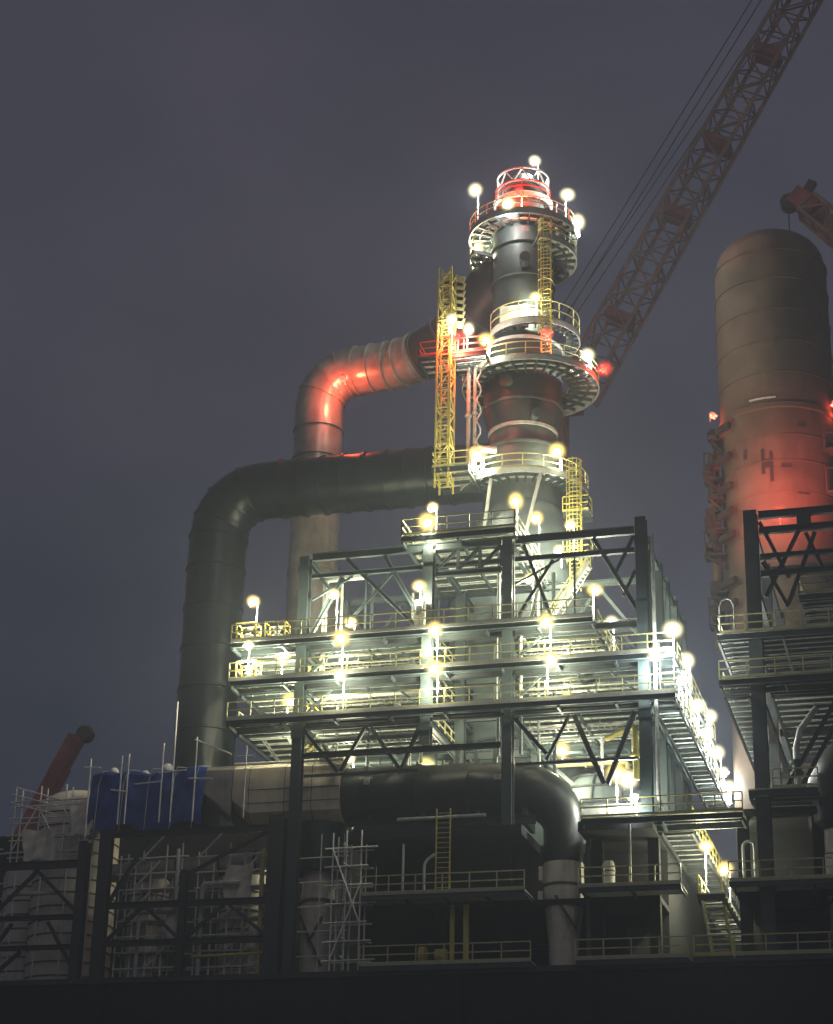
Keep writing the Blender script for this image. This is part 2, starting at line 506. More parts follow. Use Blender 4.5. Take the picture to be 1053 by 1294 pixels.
for x, z in ((-23.2, ZT - 1.3), (-14.42, ZT - 1.3), (-8.94, ZT - 1.3), (0, ZT - 1.3), (-23.2, ZC - 1.1), (-14.42, ZC - 1.1), (-8.94, ZC - 1.1), (0, ZC - 1.1), (-23.2, ZA + 0.7), (0, ZA + 0.7)):
    gb = MB().box(x - 0.4, x + 0.4, -0.47, -0.45, z - 0.3, z + 0.3)
    for dx in (-0.3, -0.1, 0.1, 0.3):
        for dz in (-0.2, 0.0, 0.2):
            gb.tube((x + dx, -0.452, z + dz), (x + dx, -0.5, z + dz), 0.035, None, 6)
    part(fr, "gusset_plate", gb, "steel")
# ------------------------------------------------------------------ walkways of the lit levels
def slats(x0, x1, y0, y1, z, w=0.17, pitch=0.36):
    mb = MB()
    y = y0 + w / 2
    while y < y1 - 0.02:
        mb.box(x0, x1, y - w / 2, y + w / 2, z - 0.05, z)
        y += pitch
    x = x0 + 0.5
    while x < x1:
        mb.box(x - 0.02, x + 0.02, y0, y1, z - 0.11, z - 0.052)
        x += 1.0
    return mb

def deck(label, x0, x1, y0, y1, z, rails, jstep=1.25, name="walkway", edge="steel", railmat="rail", girders=True, fascia=False):
    t = thing(name, label, "walkway", ((x0 + x1) / 2, (y0 + y1) / 2, z))
    part(t, "grating", slats(x0, x1, y0 + 0.1, y1 - 0.1, z), "grate")
    n = max(2, int((y1 - y0) / jstep))
    for k in range(n + 1):
        y = y0 + 0.09 + (y1 - y0 - 0.18) * k / n
        if k in (0, n):
            part(t, "edge_beam", MB().hbeam((x0, y, z - 0.3), (x1, y, z - 0.3), 0.16, 0.36), edge)
        else:
            part(t, "joist", MB().hbeam((x0, y, z - 0.24), (x1, y, z - 0.24), 0.12, 0.22), edge)
    if girders:
        m_ = max(1, int((x1 - x0) / 3.4))
        for k in range(m_ + 1):
            x = x0 + 0.08 + (x1 - x0 - 0.16) * k / m_
            part(t, "girder", MB().bar((x, y0 + 0.2, z - 0.48), (x, y1 - 0.2, z - 0.48), 0.14, 0.24), edge)
    if fascia:
        part(t, "kick_plate", MB().box(x0, x1, y0 - 0.03, y0 - 0.004, z - 0.16, z + 0.06), "galv")
    for rl in rails:
        part(t, "handrail", MB().rail([(a, b, z) for a, b in rl]), railmat)
    return t

lv = ((ZA, "top"), (ZB, "middle"), (ZC, "bottom"))
for z, nm in lv:
    xr = {"top": -3.1, "middle": 2.1, "bottom": 2.1}[nm]
    deck("long front walkway, %s one of the three lamp-lit levels, pale handrail" % nm, -27.9, xr, -1.3, 0.62, z, [[(-27.9, -1.25), (xr, -1.25)]], 0.95, edge="steel", fascia=True)
    deck("grated floor of the %s lit level in the left bay, seen from below" % nm, -23.0, -14.7, 0.7, 18.4, z - 0.02, [[(-14.75, 1.0), (-14.75, 18.0)]])
    if nm == "top":
        deck("grated floor of the top lit level in the right bay, seen from below", -8.6, -3.1, 0.7, 18.4, z - 0.02, [[(-3.15, 0.8), (-3.15, 18.0)]])
    else:
        deck("grated floor of the %s lit level in the right bay, seen from below" % nm, -8.6, -0.35, 0.7, 18.4, z - 0.02, [[(-8.55, 1.0), (-8.55, 18.0)]])
    deck("short grated side platform at the left end of the %s lit level" % nm, -27.9, -23.6, 0.7, 6.5 if nm != "bottom" else 9.0, z - 0.02, [[(-27.85, 0.8), (-27.85, 6.0)]], railmat="yellow" if nm != "bottom" else "rail")
deck("long side walkway receding along the right face of the frame under a row of lamps", 0.42, 2.1, 0.7, 27.5, ZC - 0.02, [[(2.05, 0.8), (2.05, 27.0)]], 1.15, railmat="rail")
deck("side walkway along the right face of the frame, one level above the lamp row", 0.42, 2.1, 0.7, 20.0, ZB - 0.02, [[(2.05, 0.8), (2.05, 19.5)]], 1.15)
deck("railed roof deck on top of the frame in front of the tower", -16.1, -8.2, -1.3, 10.0, 53.1, [[(-16.05, 8), (-16.05, -1.25), (-8.25, -1.25), (-8.25, 8)]], 1.3)
deck("landing deck with yellow rail where the upper and lower stairs meet", -4.0, 6.0, -1.3, 1.3, 33.0, [[(-4.0, -1.25), (6.0, -1.25)]], 0.9, railmat="yellow")
deck("side walkway receding at the level of the yellow landing, seen from below", 0.5, 2.6, 1.4, 29.0, 32.98, [[(2.55, 1.5), (2.55, 28.5)]], 1.3, edge="darksteel", railmat="yellow")
deck("lower side walkway receding behind the yellow stair rail, seen from below", 2.7, 4.4, 1.8, 26.0, 28.7, [[(2.75, 1.9), (2.75, 25.5)]], 1.3, edge="darksteel", railmat="yellow")

deck("small bright landing at the foot of the lowest alley stairs", 2.7, 5.1, -1.2, 2.0, 24.3, [[(2.75, -1.15), (5.05, -1.15)]], 0.8, railmat="yellow")

# ------------------------------------------------------------------ stairs
def stair(label, p, q, width, side, railmat="yellow", group=None, m="galv", tread_every=0.25):
    """flight from top p to bottom q; side = horizontal unit vector across the flight"""
    p, q, sd = Vector(p), Vector(q), Vector(side)
    t = thing("stair_flight", label, "stairs", tuple(q), group)
    for s_ in (-1, 1):
        o = sd * (s_ * width / 2)
        part(t, "stringer", MB().bar(p + o, q + o, 0.07, 0.28), m)
    n = max(4, int((p.z - q.z) / tread_every))
    d = (q - p); d.z = 0
    dn = d.normalized()
    for k in range(1, n):
        c = p.lerp(q, k / n)
        tm = MB().bar(c - sd * (width / 2 - 0.04), c + sd * (width / 2 - 0.04), 0.26, 0.04)
        part(t, "tread", tm, m)
    for s_ in (-1, 1):
        o = sd * (s_ * width / 2)
        hm_ = MB()
        for f in (1.0, 0.55):
            hm_.bar(p + o + Vector((0, 0, f)), q + o + Vector((0, 0, f)), 0.07, 0.07)
        kk = max(2, int((p - q).length / 1.4))
        for i in range(kk + 1):
            c = p.lerp(q, i / kk) + o
            hm_.bar(c, c + Vector((0, 0, 1.0)), 0.07, 0.07)
        part(t, "handrail", hm_, railmat)
    return t

stair("lower stair flight receding through the alley, seen from below", (3.5, 2.2, 28.5), (3.5, 9.0, 24.2), 1.3, (1, 0, 0), "yellow")
stair("bright stair flight inside the right bay below the roof deck", (-4.4, 5.0, 52.4), (-8.3, 5.0, ZA + 0.1), 0.9, (0, 1, 0), "rail")
stair("bright stair flight in the left bay under the bottom lit level", (-22.2, 4.0, ZC - 0.2), (-26.3, 4.0, 36.8), 0.9, (0, 1, 0), "yellow")
stair("stair flight at the left end between bottom and middle lit levels", (-25.0, 3.6, ZB - 0.1), (-22.4, 3.6, ZC + 0.1), 0.9, (0, 1, 0), "yellow")
stair("stair flight at the left end between middle and top lit levels", (-22.6, 3.6, ZA - 0.1), (-25.0, 3.6, ZB + 0.1), 0.9, (0, 1, 0), "yellow")
stair("stair flight in the right bay between middle and top lit levels", (-3.9, 7.6, ZA - 0.1), (-7.4, 7.6, ZB + 0.1), 0.9, (0, 1, 0), "rail")
# ------------------------------------------------------------------ vessels inside the frame
AX, AY = -11.7, 17.0
vs_ = thing("process_vessel", "grey steel vessel filling the centre bay behind the walkways", "vessel", (AX, AY, 30))
part(vs_, "shell", MB().lathe(AX, AY, [(0, 30), (3.2, 30.6), (5.0, 32.6), (5.5, 35), (5.5, 55.6), (5.2, 57.0), (3.5, 61.4), (3.0, 62.0)], 64), "vessel")
for z in (37.6, 42.3, 45.2, 49.6, 54.2):
    part(vs_, "stiffener_ring", MB().ring(AX, AY, 5.4, 5.68, z, z + 0.18, 64), "steel")
for k in range(7):
    g = R(-150 + k * 20)
    part(vs_, "stiffener_rib", MB().bar((AX + 5.55 * math.cos(g), AY + 5.55 * math.sin(g), 37.8), (AX + 5.55 * math.cos(g), AY + 5.55 * math.sin(g), 42.2), 0.12, 0.2), "steel")
def dome_vessel(label, x, y, r, z):
    t = thing("storage_drum", label, "vessel", (x, y, 30))
    prof = [(r, 30.2)] + [(r * math.cos(a), z - r * 0.75 + r * 0.75 * math.sin(a)) for a in [math.pi / 2 * k / 14 for k in range(14)]] + [(0.02, z)]
    part(t, "shell", MB().lathe(x, y, prof, 48), "vessel")
    for k in range(12):
        g = 2 * math.pi * k / 12
        pts = [(x + (rr + 0.03) * math.cos(g), y + (rr + 0.03) * math.sin(g), zz_ + 0.03) for rr, zz_ in prof[:-1]]
        part(t, "rib", MB().sweep(pts, 0.09, 6), "darksteel")
    for i in (1, 5, 9):
        rr, zz_ = prof[i]
        part(t, "hoop", MB().ring(x, y, rr - 0.02, rr + 0.1, zz_ - 0.02, zz_ + 0.12, 48), "darksteel")
    return t
dome_vessel("grey domed drum with dark ribs low in the right bay", -5.0, 12.0, 3.9, 39.4)
dome_vessel("grey domed drum half hidden low in the left bay", -18.2, 12.0, 3.6, 38.8)

# ------------------------------------------------------------------ tower
tw = thing("process_tower", "tall grey steel tower with ring platforms rising above the frame", "tower", (AX, AY, 61))
part(tw, "lower_shell", MB().lathe(AX, AY, [(3.05, 61.5), (3.1, 66.5), (2.6, 67.6), (2.6, 69.2)], 64), "tower")
part(tw, "neck", MB().lathe(AX, AY, [(2.62, 68.4), (2.95, 69.6), (3.1, 70.2), (3.1, 75.6), (2.5, 76.6)], 64), "towerdark")
part(tw, "upper_shell", MB().lathe(AX, AY, [(2.45, 76.4), (2.45, 86.2), (2.3, 87.6), (1.7, 88.4)], 64), "tower")
part(tw, "top_drum", MB().lathe(AX, AY, [(1.75, 88.0), (1.75, 90.6), (1.6, 90.8), (0.9, 91.2), (0.9, 91.9), (0, 92.0)], 48), "tower")
for r, z, h in ((3.18, 64.2, 0.2), (3.2, 66.6, 0.2), (2.75, 68.3, 0.25), (3.22, 70.3, 0.2), (3.22, 73.9, 0.2), (3.2, 75.5, 0.25), (2.6, 78.6, 0.15), (2.62, 81.6, 0.15), (2.66, 84.6, 0.2), (2.62, 86.3, 0.2), (1.95, 88.2, 0.15), (1.95, 90.4, 0.2)):
    part(tw, "flange", MB().ring(AX, AY, r - 0.4, r, z, z + h, 64), "tower" if h < 0.21 else "galv")
for g, z, r in ((-100, 71.8, 0.55), (-60, 68.9, 0.4), (-75, 82.5, 0.45), (-125, 65.6, 0.4)):
    c, s_ = math.cos(R(g)), math.sin(R(g))
    nm_ = part(tw, "nozzle", MB().tube((AX + 2.3 * c, AY + 2.3 * s_, z), (AX + 3.45 * c, AY + 3.45 * s_, z), r * 0.8, None, 20), "tower")
    part(nm_, "blind_flange", MB().tube((AX + 3.45 * c, AY + 3.45 * s_, z), (AX + 3.6 * c, AY + 3.6 * s_, z), r, None, 20), "steel")
pnl = part(tw, "inspection_panel", MB().box(AX - 1.3, AX + 0.9, AY - 2.62, AY - 2.3, 76.9, 78.7), "galv")

def ring_platform(label, cx, cy_, r0, r1, z, a0=None, a1=None, spokes=28, railr="rail", rings=1, h=1.15, under="galv"):
    t = thing("ring_platform", label, "platform", (cx, cy_, z))
    full = a0 is None
    A0 = 0.0 if full else R(a0)
    A1 = 2 * math.pi if full else R(a1)
    gm_ = MB()
    nr = max(4, int((r1 - r0) / 0.34))
    for k in range(nr):
        ra = r0 + (r1 - r0) * k / nr
        gm_.lathe(cx, cy_, [(ra, z - 0.05), (ra + 0.31, z - 0.05), (ra + 0.31, z), (ra, z), (ra, z - 0.05)], 56, A0, None if full else A1)
    part(t, "grating", gm_, "grate")
    for k in range(spokes):
        g = A0 + (A1 - A0) * (k if full else k * spokes / (spokes - 1)) / spokes
        c, s_ = math.cos(g), math.sin(g)
        part(t, "bracket", MB().bar((cx + r0 * c, cy_ + r0 * s_, z - 0.26), (cx + (r1 - 0.06) * c, cy_ + (r1 - 0.06) * s_, z - 0.2), 0.12, 0.26), "steel")
    part(t, "edge_channel", MB().lathe(cx, cy_, [(r1 - 0.04, z - 0.42), (r1 + 0.06, z - 0.42), (r1 + 0.06, z + 0.02), (r1 - 0.04, z + 0.02), (r1 - 0.04, z - 0.42)], 64, A0, None if full else A1), under)
    for k in range(rings):
        rr = r0 + (r1 - r0) * (k + 1) / (rings + 1)
        part(t, "hoop_beam", MB().lathe(cx, cy_, [(rr - 0.05, z - 0.3), (rr + 0.05, z - 0.3), (rr + 0.05, z - 0.06), (rr - 0.05, z - 0.06), (rr - 0.05, z - 0.3)], 64, A0, None if full else A1), "steel")
    part(t, "handrail", MB().rail_arc(cx, cy_, r1, z, h, 40, A0, A1, max(8, int(r1 * 4.2 * (A1 - A0) / 6.28))), railr)
    return t

ring_platform("small railed ring at the very top of the tower under the highest lamp", AX, AY, 1.8, 2.25, 89.3, spokes=16, railr="red_glow")
rt = ring_platform("upper ring platform of the tower, ringed by lamps, red-lit at the front", AX, AY, 2.66, 4.35, 86.4, spokes=26, rings=1)
ring_platform("second upper ring just below the lamp-ringed one, yellowish rail, open grating", AX, AY, 2.66, 4.3, 84.3, a0=-60, a1=215, spokes=20, railr="rail")
ring_platform("drum-like railed ring halfway up the tower above the widest platform", AX + 0.9, AY, 2.6, 3.6, 76.9, a0=-150, a1=60, spokes=18, railr="rail", h=1.6)
ring_platform("widest ring platform halfway up the tower with fan of dark brackets beneath", AX + 0.6, AY, 3.0, 5.35, 72.8, spokes=30, rings=2)
ring_platform("lowest ring platform of the tower with pale rail above the frame", AX, AY, 3.15, 5.0, 63.6, a0=-150, a1=120, spokes=26, rings=1, railr="rail")
bx = thing("ring_truss", "zigzag lattice band round the tower top under the highest lamp", "truss ring", (AX, AY, 89.4))
tm_ = MB()
for k in range(18):
    g0, g1 = 2 * math.pi * k / 18, 2 * math.pi * (k + 1) / 18
    za, zb = (90.5, 91.6) if k % 2 else (91.6, 90.5)
    tm_.bar((AX + 2.1 * math.cos(g0), AY + 2.1 * math.sin(g0), za), (AX + 2.1 * math.cos(g1), AY + 2.1 * math.sin(g1), zb), 0.1, 0.1)
part(bx, "lattice", tm_, "galv")
for z in (90.45, 91.6):
    part(bx, "hoop", MB().ring(AX, AY, 2.03, 2.17, z, z + 0.12, 48), "galv")
deck("rectangular deck joining the ladder tower to the lowest ring platform", -17.3, -14.4, 10.4, 14.6, 63.5, [[(-14.4, 10.45), (-17.25, 10.45), (-17.25, 14.4)]], 1.1)
deck("red-lit bridge deck between the ladder tower and the middle of the tower", -18.6, -13.2, 10.8, 14.0, 73.2, [[(-13.2, 10.85), (-18.55, 10.85), (-18.55, 13.8)]], 0.8, railmat="red_glow")

def ladder(label, x, y, z0, z1, w=0.55, cage=True, m="yellow", big=False):
    t = thing("caged_ladder", label, "ladder", (x, y, z0))
    rm = MB()
    for s_ in (-1, 1):
        rm.bar((x + s_ * w / 2, y, z0), (x + s_ * w / 2, y, z1), 0.08, 0.08)
    k = z0 + 0.3
    while k < z1:
        rm.bar((x - w / 2, y, k), (x + w / 2, y, k), 0.045, 0.045)
        k += 0.32
    part(t, "ladder_frame", rm, m)
    if cage:
        cm = MB()
        z = z0 + 2.2
        P = lambda g, zz: (x + (w * 0.75) * math.cos(g), y - 0.05 + 0.75 * math.sin(g), zz)
        while z < z1 + 0.05:
            for i in range(8):
                cm.bar(P(-math.pi * i / 8, z), P(-math.pi * (i + 1) / 8, z), 0.05, 0.05)
            z += 0.9
        for i in (1, 2.7, 4, 5.3, 7):
            cm.bar(P(-math.pi * i / 8, z0 + 2.2), P(-math.pi * i / 8, z1), 0.045, 0.045)
        part(t, "cage", cm, m)
    return t
ladder("tall yellow caged ladder up the right side of the tower to its upper ring", -9.2, 13.9, 73.4, 85.6, 0.75)
ladder("yellow caged ladder right of the tower between the roof deck and the lowest ring platform", -6.7, 12.0, 53.2, 63.6, 0.8)
for z_, nm_ in ((56.2, "lower"), (59.6, "upper")):
    deck("small yellow-railed rest platform on the ladder right of the tower, %s one" % nm_, -7.6, -5.6, 11.9, 13.3, z_, [[(-7.6, 11.95), (-5.65, 11.95), (-5.65, 13.2)]], 0.6, railmat="yellow", girders=False)
# ladder tower: lattice mast left of the tower
lt = thing("ladder_tower", "slim yellow lattice ladder tower standing left of the tower", "ladder tower", (-16.3, 11.2, 62))
for x in (-17.0, -15.95):
    for y in (10.5, 11.9):
        part(lt, "post", MB().bar((x, y, 61.8), (x, y, 80.6), 0.13, 0.13), "yellow")
lm = MB()
z = 62.4
k = 0
while z < 80.3:
    for (a, b) in (((-17.0, 10.5), (-15.95, 10.5)), ((-15.95, 10.5), (-15.95, 11.9)), ((-17.0, 10.5), (-17.0, 11.9)), ((-17.0, 11.9), (-15.95, 11.9))):
        lm.bar((*a, z), (*b, z), 0.08, 0.08)
        if z < 79.0:
            c_, d_ = (a, b) if k % 2 else (b, a)
            lm.bar((*c_, z), (*d_, z + 1.5), 0.07, 0.07)
    z += 1.5
    k += 1
part(lt, "lattice", lm, "yellow")
lr = MB()
z = 62.2
while z < 80.4:
    lr.bar((-16.75, 10.75, z), (-16.15, 10.75, z), 0.05, 0.05)
    z += 0.32
lr.bar((-16.75, 10.75, 61.9), (-16.75, 10.75, 80.6), 0.08, 0.08)
lr.bar((-16.15, 10.75, 61.9), (-16.15, 10.75, 80.6), 0.08, 0.08)
part(lt, "ladder", lr, "yellow")
for k in range(7):
    za = 76.2 + k * 0.62
    part(lt, "louvre_blade", MB().bar((-17.0, 12.0, za + 0.5), (-15.3, 12.0, za), 0.9, 0.05, up=(0, 1, 0)), "rail")

# ------------------------------------------------------------------ ducts
def duct(name, label, pts, rads, m, bands, band_m="seam", n=40, bw=0.16, bd=0.09, cat="duct"):
    """swept duct; bands = fractions along the point list (floats) where a flange ring sits"""
    t = thing(name, label, cat, tuple(pts[0]))
    P = [Vector(p) for p in pts]
    R0 = rads if isinstance(rads, (list, tuple)) else [rads] * len(P)
    fine, fr_ = [], []
    for i in range(len(P) - 1):
        k_ = max(1, int((P[i + 1] - P[i]).length / 0.45))
        for j in range(k_):
            fine.append(P[i].lerp(P[i + 1], j / k_)); fr_.append(R0[i] + (R0[i + 1] - R0[i]) * j / k_)
    fine.append(P[-1]); fr_.append(R0[-1])
    sm_ = MB().sweep(fine, fr_, 72)
    for i in range(len(fine)):
        for k in range(72):
            v = Vector(sm_.v[i * 72 + k])
            d_ = v - fine[i]
            w_ = noise.noise(v * 0.9) * 0.02 + noise.noise(v * 2.7) * 0.008
            sm_.v[i * 72 + k] = tuple(fine[i] + d_ * (1 + w_))
    part(t, "shell", sm_, m)
    RR = rads if isinstance(rads, (list, tuple)) else [rads] * len(P)
    L = [0]
    for a_, b_ in zip(P[:-1], P[1:]):
        L.append(L[-1] + (b_ - a_).length)
    for f in bands:
        d = f if f > 0 else L[-1] + f
        i = max(k for k in range(len(P) - 1) if L[k] <= d + 1e-6)
        u = (d - L[i]) / max(1e-6, L[i + 1] - L[i])
        c = P[i].lerp(P[i + 1], u)
        r = RR[i] + (RR[i + 1] - RR[i]) * u
        dr = (P[i + 1] - P[i]).normalized()
        part(t, "flange", MB().sweep([c - dr * bw / 2, c + dr * bw / 2], r + bd, n), band_m)
    return t

# big dark duct: vertical leg, mitred bend, horizontal run to the tower
p = [(-36.7, 17, 34.0), (-36.7, 17, 44), (-36.7, 17, 54), (-36.65, 17, 61.6)] + [tuple(v) for v in arcpts((-36.6, 17, 65.9), (0, 0, -1), (1, 0, 0), 3.6, 6)] + [(-28.5, 17, 65.9), (-20, 17, 65.8), (-14.0, 17, 65.7)]
bd_ = [6.5, 8.5, 11.8, 15.2, 18.6, 22.0, 25.3, 28.0, 29.3, 31.0, 32.8]
bd_ += [33.9 + k * 1.75 for k in range(1, 10)]
duct("flue_duct", "thick dark insulated flue duct rising at the left, bending and running level to the tower", p, 2.3, "duct", bd_, "duct", 48, 0.22, 0.12)
# grey pipe behind it, climbing to the tower top
p = [(-30.95, 24, 30), (-30.95, 24, 50), (-30.95, 24, 76.0)] + [tuple(v) for v in arcpts((-30.95, 24, 79.6), (0, 0, -1), (1, 0, 0), 3.2, 6)] + [(-24, 23.5, 79.5), (-21.6, 22.6, 79.6)]
duct("riser_pipe", "grey clad riser pipe bending toward the tower behind the dark duct, elbow lit red", p, 2.05, "alu", [18, 24.5, 31.3, 37.2, 41.5, 44.2, 47.5, 49.0, 50.2, 51.6, 53.0, 54.4, 55.8, 57.2], "alu", 48, 0.2, 0.12)
p = [(-21.6, 22.6, 79.6), (-19.5, 21.6, 79.9), (-17.0, 20.3, 81.2), (-14.6, 19.0, 83.2), (-12.0, 17.7, 85.6), (-11.6, 17.2, 86.2)]
duct("crossover_duct", "dark sloping crossover duct joining the grey pipe to the tower top", p, [2.08, 2.12, 2.2, 2.3, 2.3, 2.3], "towerdark", [0.15, 3.0, 6.0], "tower", 48, 0.2, 0.1)

# horizontal black duct in front with its bent leg
DY = 3.0
p = [(-20.6, DY, 36.25), (-16, DY, 36.2), (-10.5, DY, 36.1), (-8.6, DY, 36.0)]
rr_ = [1.95, 1.95, 1.95, 1.9]
bend = arcpts((-5.95, DY, 36.0), (-1, 0, 0), (0, 0, -1), 2.65, 8)
for i, v in enumerate(bend[1:]):
    p.append(tuple(v)); rr_.append(1.9 - 0.62 * (i + 1) / 8)
p += [(-5.95, DY, 31.1)]; rr_ += [1.27]
mainduct = duct("black_duct", "thick black duct along the front of the frame turning down into a leg", p, rr_, "black", [1.5, 5.0, 8.6], "black", 44, 0.2, 0.1)
p = [(-5.95, DY, 31.1), (-5.95, DY, 29.7), (-5.95, DY, 27.8), (-5.97, DY, 26.0), (-6.05, DY, 24.0)]
leg = thing("pale_duct_leg", "pale tapered lower leg hanging from the black duct bend", "duct leg", (-5.95, DY, 24))
part(leg, "upper_band", MB().tube((-5.95, DY, 31.1), (-5.95, DY, 29.72), 1.3, 1.3, 40), "pale")
part(leg, "joint_ring", MB().tube((-5.95, DY, 29.72), (-5.95, DY, 29.55), 1.36, 1.36, 40), "seam")
part(leg, "cone", MB().sweep([(-5.95, DY, 29.55), (-5.95, DY, 28.2), (-5.97, DY, 26.2), (-6.05, DY, 24.0)], [1.28, 1.22, 0.98, 0.86], 40), "pale")
part(leg, "stay", MB().bar((-6.2, DY - 1.45, 28.8), (-4.9, DY - 1.2, 26.6), 0.13, 0.13), "rust")
part(leg, "stay", MB().bar((-4.55, DY - 1.1, 28.6), (-4.95, DY - 1.2, 26.7), 0.13, 0.13), "rust")
part(leg, "lug", MB().box(-7.45, -7.2, DY - 0.6, DY + 0.2, 30.0, 30.9), "pale")
part(leg, "lug", MB().box(-7.5, -7.2, DY - 0.6, DY + 0.2, 28.3, 29.3), "pale")
part(mainduct, "name_plate", MB().box(-10.1, -9.65, DY - 2.03, DY - 1.9, 36.4, 36.75), "galv")
part(mainduct, "name_plate", MB().box(-18.9, -18.5, DY - 2.05, DY - 1.9, 36.5, 36.8), "galv")
for x in (-19.2, -17.5, -15.8, -14.0, -12.2, -10.4):
    part(mainduct, "lifting_lug", MB().box(x - 0.07, x + 0.07, DY - 0.12, DY + 0.12, 38.1, 38.45), "galv")
# lower lip of the black duct: support beam with pale edge
sb_ = thing("duct_support_beam", "steel beam with a pale top edge carrying the black duct", "beam", (-12, 2.0, 33))
part(sb_, "girder", MB().hbeam((-19.6, 1.4, 33.75), (-7.4, 1.4, 33.75), 0.4, 0.55), "darksteel")
part(sb_, "edge_pipe", MB().tube((-16.5, 0.98, 34.0), (-10.6, 0.98, 34.05), 0.13, None, 12), "galv")
for x in (-18.6, -15, -11.4, -8.2):
    part(sb_, "saddle", MB().box(x - 0.15, x + 0.15, 1.62, 4.2, 33.5, 34.6), "darksteel")

# beige clad section
bg_ = thing("clad_duct_section", "beige sheet-clad duct section between the blue tarp and the black duct", "duct", (-25, DY, 34))
prof = [(-1.95, -1.3), (-2.05, 0.2), (-1.9, 1.75), (-1.3, 2.15), (1.3, 2.15), (1.95, 1.2), (1.95, -1.4), (1.1, -1.95), (-1.2, -1.95)]
def clad(x0, x1, zc, drop=0.0):
    mb = MB()
    n = len(prof)
    vs = [(x0, DY + a_, zc + b_ + (drop if b_ < 0 else 0)) for a_, b_ in prof] + [(x1, DY + a_, zc + b_) for a_, b_ in prof]
    return mb.add(vs, [(k, (k + 1) % n, n + (k + 1) % n, n + k) for k in range(n)] + [tuple(range(n - 1, -1, -1)), tuple(range(n, 2 * n))])
xs = [-30.2, -28.1, -26.9, -24.4, -22.5, -20.5]
for i, (a_, b_) in enumerate(zip(xs[:-1], xs[1:])):
    part(bg_, "cladding_sheet", clad(a_ + 0.03, b_ - 0.03, 36.35 - 0.02 * i, 1.6 if i == 0 else 0.9 if i == 1 else 0), "beige" if i > 0 else "alu")
for x in xs[1:-1]:
    part(bg_, "seam_band", clad(x - 0.028, x + 0.028, 36.3), "seam")
part(bg_, "seam_line", MB().box(-27.0, -20.55, DY - 2.085, DY - 2.03, 36.5, 36.56), "seam")
part(bg_, "seam_line", MB().box(-27.0, -20.55, DY - 2.03, DY - 1.98, 35.6, 35.65), "seam")
part(bg_, "top_rail", MB().tube((-28.3, DY - 1.25, 38.62), (-20.6, DY - 1.25, 38.55), 0.09, None, 10), "galv")

# blue tarp over the left end
tp = MB()
nu, nv_ = 96, 56
for i in range(nu + 1):
    for j in range(nv_ + 1):
        u, v = i / nu, j / nv_
        x = -38.35 + 8.3 * u
        a_ = v * 2 - 1
        sag = 0.08 * math.sin(u * 19 + 1.5 * math.sin(v * 7)) * (0.3 + v) + 0.025 * math.sin(u * 47 + v * 9) + 0.05 * math.sin(v * 15 + u * 5) + 0.02 * math.sin(u * 90 + v * 30)
        if v < 0.28:
            y = DY + 1.9 - 3.9 * (v / 0.28); z = 38.2 + 0.12 * math.sin(u * 9) + 0.09 * math.sin(u * 23) + 0.45 * math.sin(v / 0.28 * math.pi)
        else:
            w = (v - 0.28) / 0.72
            y = DY - 2.0 - 0.35 * math.sin(w * 1.4) + sag; z = 38.2 + 0.12 * math.sin(u * 9) + 0.09 * math.sin(u * 23) - w * (4.0 + 0.22 * math.sin(u * 13) + 0.12 * math.sin(u * 29 + 1)) - 0.14 * abs(math.sin(u * math.pi * 4.6 - 0.2)) * (1 - w)
        tp.v.append((x, y, z))
for i in range(nu):
    for j in range(nv_):
        o = i * (nv_ + 1) + j
        tp.f.append((o, o + nv_ + 1, o + nv_ + 2, o + 1))
solo("tarpaulin", tp, "tarp", "blue tarpaulin draped over the left end of the front duct", "tarpaulin", (-34, DY, 34))
for k, u in enumerate((0.08, 0.3, 0.52, 0.74, 0.93)):
    x = -38.35 + 8.3 * u
    solo("tarp_rope", MB().sweep([(x, DY + 1.9, 38.5), (x + 0.1, DY, 38.95), (x + 0.06, DY - 1.95, 38.45), (x - 0.05, DY - 2.22, 37.4), (x + 0.04, DY - 2.52, 35.8), (x, DY - 2.6, 33.9)], 0.018, 6), "galv",
         ("leftmost rope tied over the blue tarp", "second rope from the left over the blue tarp", "middle rope tied over the blue tarp", "second rope from the right over the blue tarp", "rightmost rope tied over the blue tarp")[k], "rope", (x, DY, 38.5))
ud = thing("covered_duct_end", "dark duct end under the blue tarpaulin", "duct", (-34, DY, 34))
part(ud, "shell", MB().sweep([(-38.0, DY + 0.1, 36.2), (-30.3, DY + 0.1, 36.2)], 1.75, 32), "black")
for k, (x, y, z, r) in enumerate(((-37.4, DY - 0.6, 38.75, 0.32), (-33.6, DY - 0.2, 38.85, 0.42), (-35.4, DY + 0.2, 38.7, 0.3))):
    sm = MB().lathe(x, y, [(0.01, z - r)] + [(r * math.cos(a_), z + r * math.sin(a_)) for a_ in [R(-80 + 20 * i) for i in range(9)]] + [(0.01, z + r)], 16)
    solo("wrapped_bundle", sm, "white", ("white wrapped bundle at the left end of the blue tarp", "larger white wrapped bundle in the middle of the blue tarp", "small white wrapped bundle on the tarp between two bigger ones")[k], "bundle", (x, y, z))

